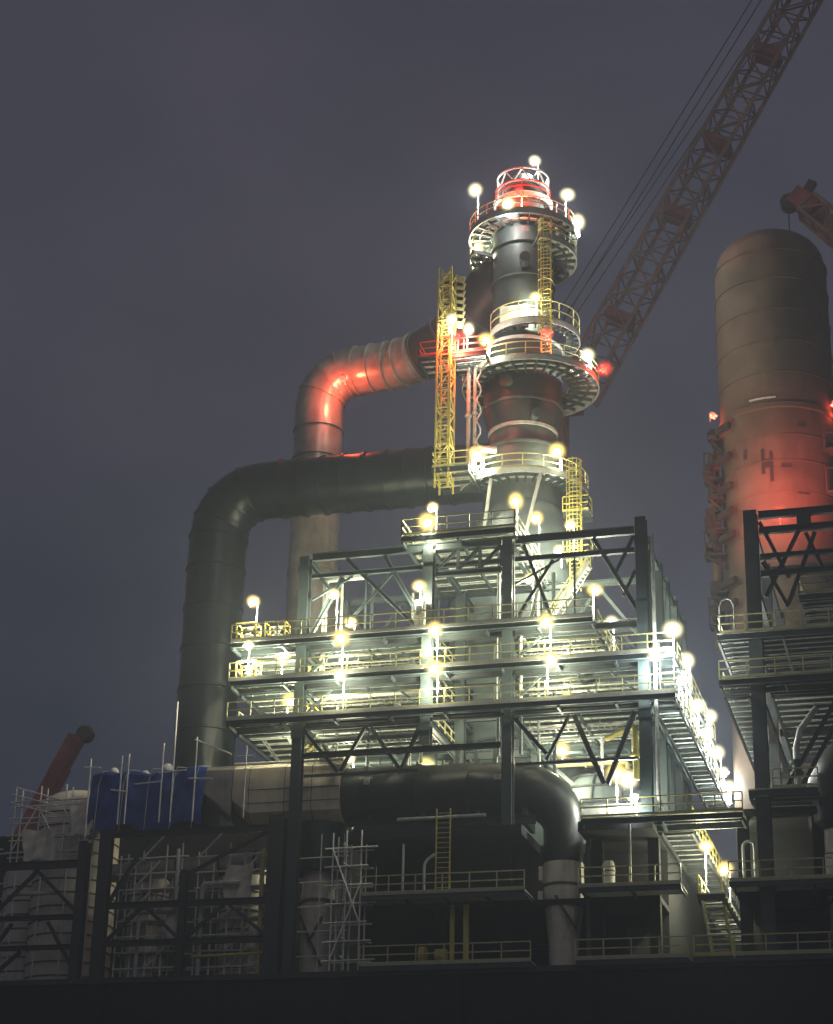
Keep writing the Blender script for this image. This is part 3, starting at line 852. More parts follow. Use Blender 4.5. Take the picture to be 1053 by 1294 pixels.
# legs below the beige section
lg2 = thing("pale_duct_leg", "pale tapered duct leg below the beige cladding, crossed by stays", "duct leg", (-22.4, DY, 24))
part(lg2, "hopper", MB().sweep([(-22.4, DY, 34.3), (-22.4, DY, 31.1)], [1.9, 1.75], 32), "black")
part(lg2, "upper_band", MB().sweep([(-22.4, DY, 31.1), (-22.4, DY, 29.3)], [1.0, 1.12], 32), "pale")
part(lg2, "joint_ring", MB().tube((-22.4, DY, 29.3), (-22.4, DY, 29.1), 1.2, None, 32), "seam")
part(lg2, "cone", MB().sweep([(-22.4, DY, 29.1), (-22.4, DY, 27.5), (-22.4, DY, 24.0)], [1.12, 1.1, 1.02], 32), "pale")
part(lg2, "stay", MB().bar((-23.2, DY - 1.3, 28.2), (-21.6, DY - 1.3, 24.8), 0.13, 0.13), "rust")
part(lg2, "stay", MB().bar((-21.6, DY - 1.35, 28.0), (-22.5, DY - 1.35, 26.4), 0.13, 0.13), "rust")
hp = thing("dim_header_pipe", "dim brown header pipe running level under the blue tarp", "pipe", (-31, 2, 31))
part(hp, "shell", MB().tube((-37.3, 2.0, 31.5), (-25.0, 2.0, 32.0), 0.62, None, 24), "alu")
for x in (-35, -32, -29, -26.5):
    part(hp, "flange", MB().tube((x, 2, 31.59 + (x + 35) * 0.0406), (x + 0.14, 2, 31.6 + (x + 35) * 0.0406), 0.74, None, 24), "darksteel")

# ------------------------------------------------------------------ left yard: black frame, lagged vessels, scaffold
lf = thing("yard_frame", "black steel frame at the lower left in front of pale lagged vessels", "steel frame", (-40, 0, 24))
for x, w in ((-44.5, 0.6), (-37.9, 0.7), (-36.35, 0.8), (-30.6, 0.5), (-24.25, 1.1)):
    column(lf, x, -0.2, 23.96, {-44.5: 31.7, -37.9: 33.2, -36.35: 33.9, -30.6: 31.0, -24.25: 34.3}[x], w, "darksteel")
for z in (31.75, 28.2, 26.2):
    part(lf, "beam", MB().hbeam((-48, -0.2, z), (-38.3, -0.2, z), 0.35, 0.5 if z > 30 else 0.3), "darksteel")
for z in (33.6, 28.8, 26.3):
    part(lf, "beam", MB().hbeam((-35.9, -0.2, z), (-24.9, -0.2, z), 0.3, 0.4), "darksteel")
for a_, b_ in (((-44.2, 28.6), (-41.3, 31.4)), ((-41.3, 31.4), (-38.3, 28.6)), ((-44.2, 26.0), (-42.8, 27.9)), ((-38.3, 25.0), (-40.2, 27.9)), ((-44.2, 24.2), (-42.0, 26.0)), ((-35.9, 29.1), (-33.4, 33.3)), ((-30.3, 26.6), (-27.8, 28.6)), ((-24.9, 26.6), (-27.4, 28.6)), ((-35.9, 26.5), (-33.6, 28.6)), ((-30.9, 26.6), (-33.2, 28.6)), ((-30.3, 30.8), (-25.0, 33.4))):
    part(lf, "brace", MB().bar((a_[0], -0.1, a_[1]), (b_[0], -0.1, b_[1]), 0.22, 0.22), "darksteel")
def lagged(label, x, y, r, z0, z1, step=1.1, m="pale", dome=True):
    t = thing("lagged_vessel", label, "vessel", (x, y, z0))
    prof = [(r, z0), (r, z1)]
    if dome:
        prof += [(r * math.cos(R(a_)), z1 + 0.5 * r * math.sin(R(a_))) for a_ in range(15, 90, 15)] + [(0.02, z1 + 0.5 * r)]
    part(t, "shell", MB().lathe(x, y, prof, 40), m)
    z = z0 + step
    while z < z1:
        part(t, "band", MB().ring(x, y, r - 0.02, r + 0.05, z, z + 0.1, 40), "seam")
        z += step
    return t
lagged("wide grey lagged vessel with bands behind the black frame at far lower left", -41.4, 6.0, 2.9, 24, 37.0, 0.95, "pale")
lagged("narrow pale lagged vessel right of the black double column", -34.6, 3.5, 1.35, 24, 31.0, 1.0, "pale", True)
lagged("dim lagged vessel behind the dim header pipe in the lower left bay", -28.6, 6.0, 1.7, 24, 32.5, 1.3, "pale", True)
lagged("small dim lagged vessel beside the wide dark column at lower left", -26.0, 4.2, 0.8, 24, 30.5, 1.0, "alu", True)
lagged("farther grey lagged vessel at the left edge of the picture", -46.0, 9.0, 2.2, 24, 33.0, 1.0, "pale", True)

def pole_set(label, poles, ledgers, name="scaffold", r=0.055, m="white", cat="scaffold"):
    ps = poles + ledgers
    t = thing(name, label, cat, ps[0][0])
    for a_, b_ in poles:
        part(t, "standard", MB().tube(a_, b_, r, None, 8), m)
    for a_, b_ in ledgers:
        part(t, "ledger", MB().tube(a_, b_, r, None, 8), m)
    return t
# scaffold tower left of the dark building
po, le = [], []
for x in (-20.2, -19.3, -18.3):
    for y in (-0.9, 0.2):
        po.append(((x, y, 24.0), (x, y, 32.6 + 0.4 * ((x * 7) % 1))))
for k in range(7):
    z = 24.6 + k * 1.2
    le.append(((-20.7, -0.96, z), (-17.2 - 0.3 * (k % 3), -0.96, z + 0.04)))
    le.append(((-20.6, 0.26, z + 0.1), (-17.8, 0.26, z + 0.12)))
    le.append(((-19.36, -1.3, z + 0.2), (-19.36, 0.7, z + 0.2)))
le.append(((-20.2, -1.02, 24.6), (-18.3, -1.02, 29.4)))
le.append(((-18.3, -1.02, 27.0), (-20.2, -1.02, 31.8)))
st_ = pole_set("tube scaffold tower beside the pale duct leg, left of the dark building", po, le)
for z in (25.86, 28.26, 30.66):
    part(st_, "plank_platform", MB().box(-20.5, -18.0, -0.8, 0.1, z, z + 0.06), "beige")
# scaffold round the far left vessel
po, le = [], []
for x in (-44.2, -42.3, -40.4, -38.6):
    po.append(((x, 2.4, 24), (x, 2.4, 37.4 + 0.9 * ((x * 3.7) % 1))))
    po.append(((x, 1.4, 31.8), (x, 1.4, 37.0 + 0.9 * ((x * 5.3) % 1))))
for z in (33.0, 34.2, 35.4, 36.6):
    le.append(((-44.9, 2.32, z), (-38.2, 2.32, z)))
    le.append(((-44.6, 1.32, z + 0.1), (-38.3, 1.32, z + 0.06)))
for x0, z0, x1, z1 in ((-44.2, 37.7, -40.6, 36.6), (-44.4, 37.2, -40.9, 36.2), (-44.5, 36.6, -41.2, 35.7), (-44.2, 33.0, -42.3, 36.4), (-40.4, 33.0, -42.3, 36.2), (-38.6, 33.0, -40.4, 36.0)):
    le.append(((x0, 1.22, z0), (x1, 1.22, z1)))
pole_set("tube scaffold with slanting white guard tubes round the far left vessel", po, le)
po, le = [], []
for x, z1 in ((-38.3, 39.2), (-36.0, 39.3), (-35.5, 39.4), (-33.0, 40.0), (-32.2, 42.9), (-30.6, 40.3), (-27.0, 39.5)):
    po.append(((x, DY - 2.55, 34.5 if x > -38 else 33.5), (x, DY - 2.55, z1)))
for a_, b_ in (((-38.7, 38.6), (-37.5, 38.5)), ((-36.6, 36.9), (-35.4, 36.7)), ((-34.9, 37.2), (-33.0, 37.3)), ((-33.2, 37.9), (-31.2, 38.0)), ((-30.7, 40.1), (-28.0, 38.9)), ((-31.0, 37.4), (-29.3, 37.3)), ((-28.0, 38.75), (-26.4, 38.7))):
    le.append(((a_[0], DY - 2.66, a_[1]), (b_[0], DY - 2.66, b_[1])))
pole_set("thin upright scaffold tubes along the blue tarpaulin", po, le)
for n_, (xa, xb, yy, zb_, lab) in enumerate(((-35.7, -31.0, 0.9, 33.2, "dense tube scaffold under the blue tarp, before the pale lagged vessel"), (-30.2, -25.0, 1.1, 33.6, "dense tube scaffold under the beige cladding, before the dim vessels"), (-48.0, -44.9, 1.0, 34.5, "tube scaffold at the left edge behind the yard frame"))):
    po, le = [], []
    x = xa
    while x <= xb:
        for y in (yy, yy + 1.2):
            po.append(((x, y, 24.0), (x, y, zb_ - rnd.random() * 2.4)))
        x += 1.1
    z = 24.8
    while z < zb_ - 1:
        le.append(((xa - 0.4 * rnd.random(), yy - 0.08, z), (xb + 0.4 * rnd.random(), yy - 0.08, z + 0.06)))
        le.append(((xa - 0.3, yy + 1.28, z + 0.1), (xb + 0.3, yy + 1.28, z + 0.1)))
        if rnd.random() < 0.7:
            xx = xa + rnd.random() * (xb - xa - 2.0)
            le.append(((xx, yy - 0.14, z), (xx + 1.9, yy - 0.14, z + 1.9)))
        z += 1.05
    sc1 = pole_set(lab, po, le, r=0.06)
    for k in range(3):
        z = 25.9 + 2.1 * k
        part(sc1, "plank_platform", MB().box(xa + k * 0.6, xb - 0.9 + 0.3 * k, yy + 0.02, yy + 1.15, z, z + 0.06), "beige")
for n_, (x, y, z0, z1, w, lab) in enumerate(((-32.2, 0.75, 26.2, 29.4, 1.5, "pale wrapped sheeting hanging on the scaffold under the blue tarp"), (-28.2, 0.95, 29.2, 31.6, 1.9, "pale wrapped sheeting on the scaffold under the beige cladding, upper piece"), (-26.2, 0.9, 25.0, 27.6, 1.2, "pale wrapped sheeting on the scaffold under the beige cladding, lower piece"), (-43.0, 0.9, 32.4, 34.6, 2.4, "grey wrapped sheeting on the scaffold of the far left vessel"), (-39.6, 0.9, 34.0, 36.2, 1.6, "narrow grey wrapped sheeting high on the far left scaffold"))):
    sm = MB()
    for i in range(13):
        for j in range(11):
            u, v = i / 12, j / 10
            sm.v.append((x + w * u + 0.08 * math.sin(v * 6 + n_), y - 0.12 + 0.09 * math.sin(u * 11 + v * 5 + n_) + 0.04 * math.sin(v * 17 + u * 6), z1 - (z1 - z0) * v - 0.18 * math.sin(u * math.pi) * (1 - v) + 0.12 * math.sin(u * 9 + n_) * v))
    for i in range(12):
        for j in range(10):
            o = i * 11 + j
            sm.f.append((o, o + 11, o + 12, o + 1))
    solo("wrap_sheet", sm, "pale", lab, "sheeting", (x, y, z0))
for n_, (pts_, r_, m_, lab) in enumerate((
    ([(-33.9, 0.4, 24.2), (-33.9, 0.4, 28.4), (-31.4, 0.4, 28.4), (-31.4, 0.4, 32.6)], 0.13, "galv", "bent pale hose pipe in the bay under the blue tarp"),
    ([(-29.6, 0.5, 24.2), (-29.6, 0.5, 30.2), (-27.0, 0.5, 30.2)], 0.16, "galv", "bent pale pipe in the bay under the beige cladding"),
    ([(-25.4, 0.4, 24.2), (-25.4, 0.4, 32.4)], 0.12, "yellow", "thin yellow upright pipe beside the wide dark column"),
    ([(-30.0, 0.3, 25.4), (-25.0, 0.3, 25.5)], 0.1, "yellow", "low yellow level pipe beside the wide dark column"),
    ([(-43.8, 0.5, 24.2), (-43.8, 0.5, 30.0), (-40.0, 0.5, 30.0)], 0.14, "galv", "bent pale pipe inside the yard frame at far left"))):
    P_ = [Vector(q) for q in pts_]
    out_ = [P_[0]]
    for a_, b_, c_ in zip(P_[:-2], P_[1:-1], P_[2:]):
        u_, v_ = (a_ - b_).normalized(), (c_ - b_).normalized()
        for k in range(5):
            out_.append(b_ + u_ * 0.35 * (1 - k / 4) ** 2 + v_ * 0.35 * (k / 4) ** 2)
    t = thing("process_pipe", lab, "pipe", pts_[0])
    part(t, "tube", MB().sweep(out_ + [P_[-1]], r_, 12), m_)
po, le = [], []
for x in (-23.6, -21.5, -19.9):
    po.append(((x, 0.6, 24), (x, 0.6, 33.2)))
for k in range(5):
    le.append(((-24.0, 0.52, 25.2 + 1.6 * k), (-19.6, 0.52, 25.25 + 1.6 * k)))
pole_set("sparse scaffold tubes in front of the pale leg under the beige cladding", po, le, r=0.04)

# ------------------------------------------------------------------ right-hand unit
rf = thing("neighbour_frame", "black steel frame of the second unit at the right edge, silhouetted on red-lit concrete", "steel frame", (9, 6, 24))
for x in (7.15, 16.0):
    for y in (0.0, 9.5, 18.9):
        column(rf, x, y, 24.0, 53.1, 0.95 if y == 0 else 0.7, "darksteel")
for z, h in ((52.85, 0.5), (51.75, 0.45), (49.95, 0.32), (48.75, 0.4)):
    part(rf, "beam", MB().hbeam((7.65, 0, z), (15.5, 0, z), 0.35, h), "darksteel")
for z in (52.7, 48.6, 44.0, 41.0, 34.1):
    for ya, yb in ((0.5, 9.1), (9.9, 18.5)):
        part(rf, "beam", MB().hbeam((7.15, ya, z), (7.15, yb, z), 0.3, 0.45), "darksteel")
for z in (52.7, 44.0, 41.0):
    part(rf, "beam", MB().hbeam((7.55, 9.5, z), (15.6, 9.5, z), 0.3, 0.45), "darksteel")
for a_, b_ in (((7.7, 52.4), (9.4, 48.4)), ((10.6, 52.4), (7.9, 47.2)), ((11.2, 51.4), (9.2, 46.4)), ((10.6, 51.4), (11.6, 48.8)), ((7.8, 49.6), (9.2, 46.6))):
    part(rf, "brace", MB().hbeam((a_[0], 0.05, a_[1]), (b_[0], 0.05, b_[1]), 0.24, 0.24, 0.05), "darksteel")
part(rf, "hanger", MB().bar((10.55, 0, 52.6), (10.55, 0, 51.97), 0.9, 0.3), "darksteel")
for a_, b_ in (((12.2, 40.6), (8.6, 34.6)), ((13.0, 40.6), (9.5, 34.6))):
    part(rf, "brace", MB().hbeam((a_[0], 0.05, a_[1]), (b_[0], 0.05, b_[1]), 0.24, 0.24, 0.05), "darksteel")
deck("upper railed deck of the second unit at the right edge", 4.85, 17.0, -1.3, 9.0, 44.5, [[(4.9, 8.5), (4.9, -1.25), (17.0, -1.25)]], 0.9, edge="darksteel")
deck("lower railed deck of the second unit at the right edge", 4.85, 17.0, -1.3, 0.8, 41.5, [[(4.9, -1.25), (17.0, -1.25)]], 0.8, edge="darksteel")
deck("side walkway of the second unit receding to the left of its black column", 4.85, 6.5, 0.9, 24.0, 41.46, [[(4.9, 1.0), (4.9, 23.5)]], 1.15, edge="darksteel")
deck("yellowish grated floor below the second unit's lower deck", 7.8, 17.0, 1.0, 17.0, 41.44, [], 1.2, edge="darksteel")
deck("small upper platform of the second unit at the right edge beneath its beams", 9.9, 17.0, 0.8, 9.0, 47.6, [[(9.95, 8.8), (9.95, 0.85), (17.0, 0.85)]], 0.8, edge="darksteel", railmat="rail")
deck("pale-railed deck at the foot of the second unit's black column", 6.4, 10.6, -1.3, 4.0, 34.3, [[(7.9, -1.25), (10.6, -1.25)]], 1.0)
vp = thing("valve_pipe", "pale vertical pipe with a valve under the second unit's deck", "pipe", (9.2, 1.2, 34))
part(vp, "shell", MB().sweep([(9.2, 1.2, 34.3), (9.2, 1.2, 37.4), (9.5, 1.2, 38.6), (10.6, 1.2, 40.0)], 0.2, 14), "galv")
part(vp, "valve", MB().lathe(9.2, 1.2, [(0.2, 35.6), (0.42, 35.7), (0.42, 35.85), (0.26, 36.0), (0.26, 36.3), (0.42, 36.45), (0.42, 36.6), (0.2, 36.7)], 18), "steel")


hp2 = thing("hoop_guard", "pale hooped guard rail on the left corner of the second unit's upper deck", "guard rail", (5.5, -1.1, 44.5))
part(hp2, "hoop", MB().sweep([(5.05, -1.1, 44.5), (5.05, -1.1, 46.3), (5.2, -1.1, 46.7), (5.5, -1.1, 46.85), (5.8, -1.1, 46.7), (5.95, -1.1, 46.3), (5.95, -1.1, 44.5)], 0.05, 8), "galv")
# dark duct leg of the right unit
p = [(16.5, DY, 37.2), (14.0, DY, 37.1)] + [tuple(v) for v in arcpts((11.3, DY, 37.0), (1, 0, 0), (0, 0, -1), 2.6, 8)][1:] + [(11.3, DY, 32.8), (11.3, DY, 32.4)]
rr_ = [1.95, 1.95] + [1.95 - 0.02 * k for k in range(8)] + [1.7, 1.36]
rd = duct("black_duct", "black duct of the second unit bending down at the right edge", p, rr_, "black", [1.5], "black", 40)
rl = thing("pale_duct_leg", "pale banded duct leg at the right edge under the second unit", "duct leg", (11.3, DY, 24))
part(rl, "upper_band", MB().tube((11.3, DY, 32.4), (11.3, DY, 30.9), 1.28, 1.28, 36), "pale")
part(rl, "lower_band", MB().tube((11.3, DY, 30.78), (11.3, DY, 29.3), 1.34, 1.34, 36), "pale")
part(rl, "joint_ring", MB().tube((11.3, DY, 29.3), (11.3, DY, 29.1), 1.4, 1.4, 36), "seam")
part(rl, "cone", MB().sweep([(11.3, DY, 29.1), (11.3, DY, 27.5), (11.45, DY, 25.4), (11.6, DY, 24.0)], [1.3, 1.18, 0.85, 0.62], 36), "pale")
part(rl, "stay", MB().bar((11.3, DY - 1.5, 28.6), (10.3, DY - 1.3, 27.0), 0.12, 0.12), "rust")

# tall concrete vessel behind the right unit
VX, VY = 7.25, 25.0
cv = thing("concrete_silo", "tall round concrete-clad vessel with domed top, lower half lit red", "silo", (VX, VY, 0))
VR = 4.55
prof = [(VR, 0), (VR, 70.5), (VR + 0.12, 70.6), (VR + 0.12, 71.0), (VR, 71.1), (VR - 0.05, 84.8), (VR - 0.2, 85.3)]
prof += [((VR - 0.2) * math.cos(R(a_)), 85.3 + 2.9 * math.sin(R(a_))) for a_ in range(10, 90, 10)] + [(0.02, 88.2)]
part(cv, "shell", MB().lathe(VX, VY, prof, 72), "stone")
for z in (56.5, 60.2, 63.4, 66.0, 68.2, 73.6, 76.4, 79.2, 82.0, 84.6):
    part(cv, "band", MB().ring(VX, VY, VR - 0.1, VR + 0.05, z, z + 0.09, 72), "stone")
part(cv, "top_cap", MB().lathe(VX, VY, [(0.9, 87.9), (0.9, 88.5), (0.0, 88.6)], 24), "stone")
def arc_patch(g0, g1, z0, z1, r=VR, n=8, t=0.05):
    return MB().lathe(VX, VY, [(r, z0), (r + t, z0), (r + t, z1), (r, z1), (r, z0)], n, R(g0), R(g1))
part(cv, "highlight_strip", arc_patch(-112, -86, 71.3, 71.45, VR + 0.1), "galv")  # pale strip painted in for a bright highlight line on the shell
# painted H mark and dark scaffold stubs
GH = -103
for g0, g1, z0, z1 in ((GH, GH + 3.4, 65.0, 67.1), (GH + 8.0, GH + 11.4, 64.3, 66.8), (GH + 3.4, GH + 8.0, 65.5, 66.2)):
    part(cv, "painted_mark", arc_patch(g0, g1, z0, z1, VR + 0.02, 3, 0.02), "mark")
part(cv, "painted_mark", arc_patch(-84, -74, 65.4, 65.7, VR + 0.02, 3, 0.02), "mark")
part(cv, "painted_mark", arc_patch(-122, -118, 66.6, 67.4, VR + 0.02, 3, 0.02), "mark")
part(cv, "painted_mark", arc_patch(-66, -58, 68.9, 69.3, VR + 0.02, 3, 0.02), "mark")
part(cv, "painted_mark", arc_patch(-70, -58, 63.2, 63.5, VR + 0.02, 3, 0.02), "mark")
dl = part(cv, "downcomer", MB().sweep([(VX - 5.05, VY - 1.2, 52), (VX - 5.05, VY - 1.2, 67.6), (VX - 4.6, VY - 1.2, 68.8)], 0.45, 16), "stone")
for z, s_, h in ((65.9, 1.05, 2.3), (61.6, 1.0, 1.7), (59.5, 1.2, 2.0), (56.4, 0.7, 0.7), (53.8, 1.05, 2.2), (69.2, 0.4, 1.0), (64.2, 0.7, 0.8)):
    bm_ = MB()
    x0 = VX - 4.7 - s_
    bm_.box(x0, VX - 4.2, VY - 2.4, VY - 0.9, z, z + 0.16)
    for q_ in range(5):
        cx_ = x0 + s_ * (0.15 + 0.7 * rnd.random()); cz_ = z + 0.3 + (h - 0.5) * rnd.random(); rr_2 = 0.22 + 0.25 * rnd.random() * s_
        bm_.tube((cx_, VY - 2.5 + rnd.random(), cz_ - rr_2 * 1.2), (cx_ + 0.3 * (rnd.random() - 0.5), VY - 2.0, cz_ + rr_2 * 1.2), rr_2, None, 14)
        bm_.box(cx_ - 0.3, cx_ + 0.3, VY - 2.3, VY - 1.6, cz_ - 0.3, cz_ + 0.3)
    bm_.bar((x0 + 0.1, VY - 2.3, z), (VX - 4.2, VY - 2.3, z - 1.2), 0.2)
    bm_.bar((x0, VY - 2.36, z + h), (VX - 4.3, VY - 2.36, z + h * 0.9), 0.12)
    bm_.bar((x0 + 0.1, VY - 2.36, z), (x0 + 0.1, VY - 2.36, z + h), 0.12)
    bm_.bar((VX - 4.6, VY - 2.7, z + h * 0.5), (VX - 3.4, VY - 3.9, z + h * 0.55), 0.35, 0.5)
    part(cv, "side_fitting", bm_, "soot")
for z, h in ((67.2, 1.4), (63.6, 2.0)):
    bm_ = MB().box(VX + 3.6, VX + 5.4, VY - 3.2, VY - 1.4, z, z + 0.14)
    for xx in (VX + 3.7, VX + 4.5, VX + 5.3):
        bm_.bar((xx, VY - 3.15, z), (xx, VY - 3.15, z + h), 0.1)
    bm_.bar((VX + 3.6, VY - 3.15, z + h), (VX + 5.4, VY - 3.15, z + h), 0.1)
    part(cv, "side_platform", bm_, "rust")

# ------------------------------------------------------------------ cranes
def lattice(p, q, w0, w1, bays, m, t, chord=0.22, lace=0.11):
    p, q = Vector(p), Vector(q)
    d = (q - p).normalized()
    a = d.cross(Vector((0, 1, 0))).normalized()
    b = d.cross(a).normalized()
    C = lambda k, i, j: p.lerp(q, k / bays) + a * (i * (w0 + (w1 - w0) * k / bays) / 2) + b * (j * (w0 + (w1 - w0) * k / bays) / 2)
    cs = ((-1, -1), (1, -1), (1, 1), (-1, 1))
    for i, j in cs:
        part(t, "chord", MB().tube(C(0, i, j), C(bays, i, j), chord / 2 * 1.2, None, 8), m)
    lc = MB()
    for k in range(bays):
        for n_ in range(4):
            A, B = cs[n_], cs[(n_ + 1) % 4]
            if k % 2: A, B = B, A
            lc.tube(C(k, *A), C(k + 1, *B), lace / 2 * 1.2, None, 6)
            lc.tube(C(k + 1, *A), C(k + 1, *B), lace / 2, None, 6)
    part(t, "lacing", lc, m)
    return a, b

cr = thing("lattice_crane", "long rusty red lattice crane boom leaning up to the right behind the tower", "crane", (-20.4, 70, 0))
A0 = Vector((-17.3, 70, 98.8)); A1 = Vector((16.2, 70, 159.4))
aa, bb = lattice(A0, A1, 3.6, 3.4, 25, "boomgrey", cr, 0.42, 0.2)
for k in (3.5, 8.5, 12, 16.5, 20):
    c = A0.lerp(A1, k / 25)
    dv = (A1 - A0).normalized()
    part(cr, "splice_frame", MB().bar(c - dv * 0.5, c + dv * 0.5, 2.9, 2.9, up=tuple(aa)), "boom")
lattice((-20.4, 70, 0), (-20.4, 70, 97.0), 3.0, 3.0, 30, "boom", cr, 0.5, 0.24)
part(cr, "slewing_platform", MB().box(-24.5, -17.0, 68.2, 71.8, 97.0, 98.3), "boom")
part(cr, "counterweight", MB().box(-25.2, -23.0, 68.4, 71.6, 95.4, 96.98), "conc")
part(cr, "cab", MB().box(-20.5, -18.8, 66.4, 68.18, 97.0, 99.2), "boom")
part(cr, "winch_frame", MB().bar((-21.4, 70, 98.3), (-21.8, 70, 104.0), 0.5, 1.2), "boom")
for o in (-1.1, 1.1):
    part(cr, "pendant_line", MB().tube((-21.8, 70 + o, 104.0), (6.2, 70 + o, 150.4), 0.07, None, 6), "cable")
    part(cr, "pendant_line", MB().tube((-21.7, 70 + o, 103.0), (7.8, 70 + o, 147.5), 0.06, None, 6), "cable")
hk = thing("crane_hook", "black hook block hanging on a rope at the upper right edge", "crane hook", (12.35, 70, 134))
part(hk, "rope", MB().tube((12.6, 70, 153.0), (12.45, 70, 135.2), 0.07, None, 6), "cable")
part(hk, "block", MB().lathe(12.45, 70, [(0.02, 135.3), (0.45, 135.1), (0.62, 134.4), (0.55, 133.6), (0.2, 133.3), (0.02, 133.3)], 16), "mark")
part(hk, "hook", MB().sweep([(12.45, 70, 133.4), (12.45, 70, 133.0), (12.7, 70, 132.7), (12.6, 70, 132.3), (12.3, 70, 132.3), (12.15, 70, 132.6)], 0.12, 8), "mark")

c2 = thing("lattice_crane", "short grey crane boom head poking in at the right edge over the silo dome", "crane", (30, 60, 0))
lattice((29.5, 60, 88.0), (8.6, 60, 112.5), 3.0, 2.2, 16, "boomgrey", c2, 0.4, 0.22)
part(c2, "boom_sheet", MB().bar((29.5, 60.6, 88.0), (9.2, 60.6, 111.8), 1.9, 0.2, up=(0, 1, 0)), "boomgrey")
part(c2, "boom_head", MB().bar((9.4, 60, 111.9), (7.2, 60, 113.9), 1.5, 2.0), "boom")
part(c2, "sheave", MB().tube((6.9, 59.5, 113.0), (6.9, 60.5, 113.0), 0.95, None, 20), "mark")
part(c2, "jib_stub", MB().bar((8.4, 60, 113.6), (9.4, 60, 115.2), 0.7, 0.9), "rust")
part(c2, "rope", MB().tube((6.75, 60, 112.4), (6.75, 60, 100.0), 0.07, None, 6), "cable")
lattice((30.2, 60, 0), (30.2, 60, 87), 2.6, 2.6, 24, "boom", c2, 0.4, 0.2)

c3 = thing("telescopic_crane", "red telescopic crane boom rising at the far lower left behind the scaffold", "crane", (-95, 60, 0))
part(c3, "base_section", MB().bar((-96, 60, 3.5), (-75.2, 60, 45.8), 2.2, 2.0), "boom")
part(c3, "inner_section", MB().bar((-75.2, 60, 45.8), (-69.6, 60, 57.2), 1.7, 1.5), "boom")
part(c3, "boom_head", MB().bar((-69.8, 60, 57.0), (-68.2, 60, 60.2), 1.3, 1.5), "boom")
part(c3, "sheave", MB().tube((-67.3, 59.4, 60.4), (-67.3, 60.6, 60.4), 0.8, None, 18), "rust")
part(c3, "jib_tip", MB().bar((-68.6, 60, 59.8), (-66.6, 60, 60.9), 0.8, 0.9), "boom")
part(c3, "carrier", MB().box(-101, -91, 57, 63, 1.0, 4.0), "boom")
for x in (-99.5, -96, -92.5):
    for y in (56.6, 63.0):
        part(c3, "wheel", MB().tube((x, y, 0.75), (x, y + 0.5, 0.75), 0.75, None, 20), "mark")

# ------------------------------------------------------------------ smaller things on and around the frame
cb = thing("control_cabinet", "bright white control cabinet on the top lit level", "cabinet", (-14.75, -0.8, ZA))
part(cb, "body", MB().box(-15.1, -14.45, -1.05, -0.5, ZA + 0.1, ZA + 2.0), "white")
part(cb, "door", MB().box(-15.05, -14.5, -1.09, -1.052, ZA + 0.2, ZA + 1.9), "white")
part(cb, "display", MB().box(-14.95, -14.6, -1.12, -1.092, ZA + 1.15, ZA + 1.6), "steel")
for x, y, z, lab in ((-26.9, -0.6, ZA, "yellow crated valve skid at the left end of the top lit level"), (-26.8, -0.5, ZB, "yellow crated valve skid at the left end of the middle lit level"), (-24.9, -0.4, ZA, "low yellow pipe skid right of the leftmost crate on the top level")):
    t = thing("valve_skid", lab, "skid", (x, y, z))
    fm = MB()
    for dx in (-0.7, 0.7):
        for dy in (-0.5, 0.5):
            fm.bar((x + dx, y + dy, z), (x + dx, y + dy, z + 1.3), 0.09)
    for zz_ in (0.1, 0.7, 1.3):
        for dy in (-0.5, 0.5):
            fm.bar((x - 0.7, y + dy, z + zz_), (x + 0.7, y + dy, z + zz_), 0.08)
        for dx in (-0.7, 0.7):
            fm.bar((x + dx, y - 0.5, z + zz_), (x + dx, y + 0.5, z + zz_), 0.08)
    part(t, "frame", fm, "yellow")
    part(t, "valve_body", MB().lathe(x, y, [(0.02, z + 0.15), (0.3, z + 0.2), (0.35, z + 0.5), (0.15, z + 0.7), (0.3, z + 0.95), (0.3, z + 1.05), (0.02, z + 1.1)], 16), "galv")
def pipe(label, pts, r, m="galv", name="process_pipe", n=14, flanges=()):
    t = thing(name, label, "pipe", tuple(pts[0]))
    part(t, "tube", MB().sweep(pts, r, n), m)
    for i in flanges:
        a_, b_ = Vector(pts[i]), Vector(pts[i + 1])
        d_ = (b_ - a_).normalized()
        c = a_.lerp(b_, 0.5)
        part(t, "flange", MB().tube(c - d_ * 0.08, c + d_ * 0.08, r * 1.7, None, n), m)
    return t
def bent(*P, r=0.4):
    """polyline with rounded corners"""
    P = [Vector(q) for q in P]
    out = [P[0]]
    for a_, b_, c_ in zip(P[:-2], P[1:-1], P[2:]):
        u, v = (a_ - b_).normalized(), (c_ - b_).normalized()
        for k in range(5):
            t_ = k / 4
            out.append(b_ + u * r * (1 - t_) ** 2 + v * r * t_ ** 2)
    return out + [P[-1]]
pipe("pair of pale drain pipes, left one, hanging from the wide ring platform", bent((-15.0, 12.6, 72.6), (-15.0, 12.6, 64.0), (-14.6, 12.6, 63.6)), 0.16, "galv", flanges=(0,))
pipe("pair of pale drain pipes, right one, hanging from the wide ring platform", bent((-14.45, 12.4, 72.6), (-14.45, 12.4, 64.2), (-14.2, 12.4, 63.6)), 0.13, "galv", flanges=(0,))
ch = MB()
for k in range(22):
    a_ = k * 1.1
    ch.tube((-14.1 + 0.16 * math.cos(a_), 12.2 + 0.16 * math.sin(a_), 72.2 - k * 0.3), (-14.1 + 0.16 * math.cos(a_ + 1.1), 12.2 + 0.16 * math.sin(a_ + 1.1), 72.2 - (k + 1) * 0.3), 0.07, None, 6)
solo("flexible_hose", ch, "galv", "twisted pale hose hanging beside the ladder tower under the red-lit deck", "hose", (-14.1, 12.2, 68))
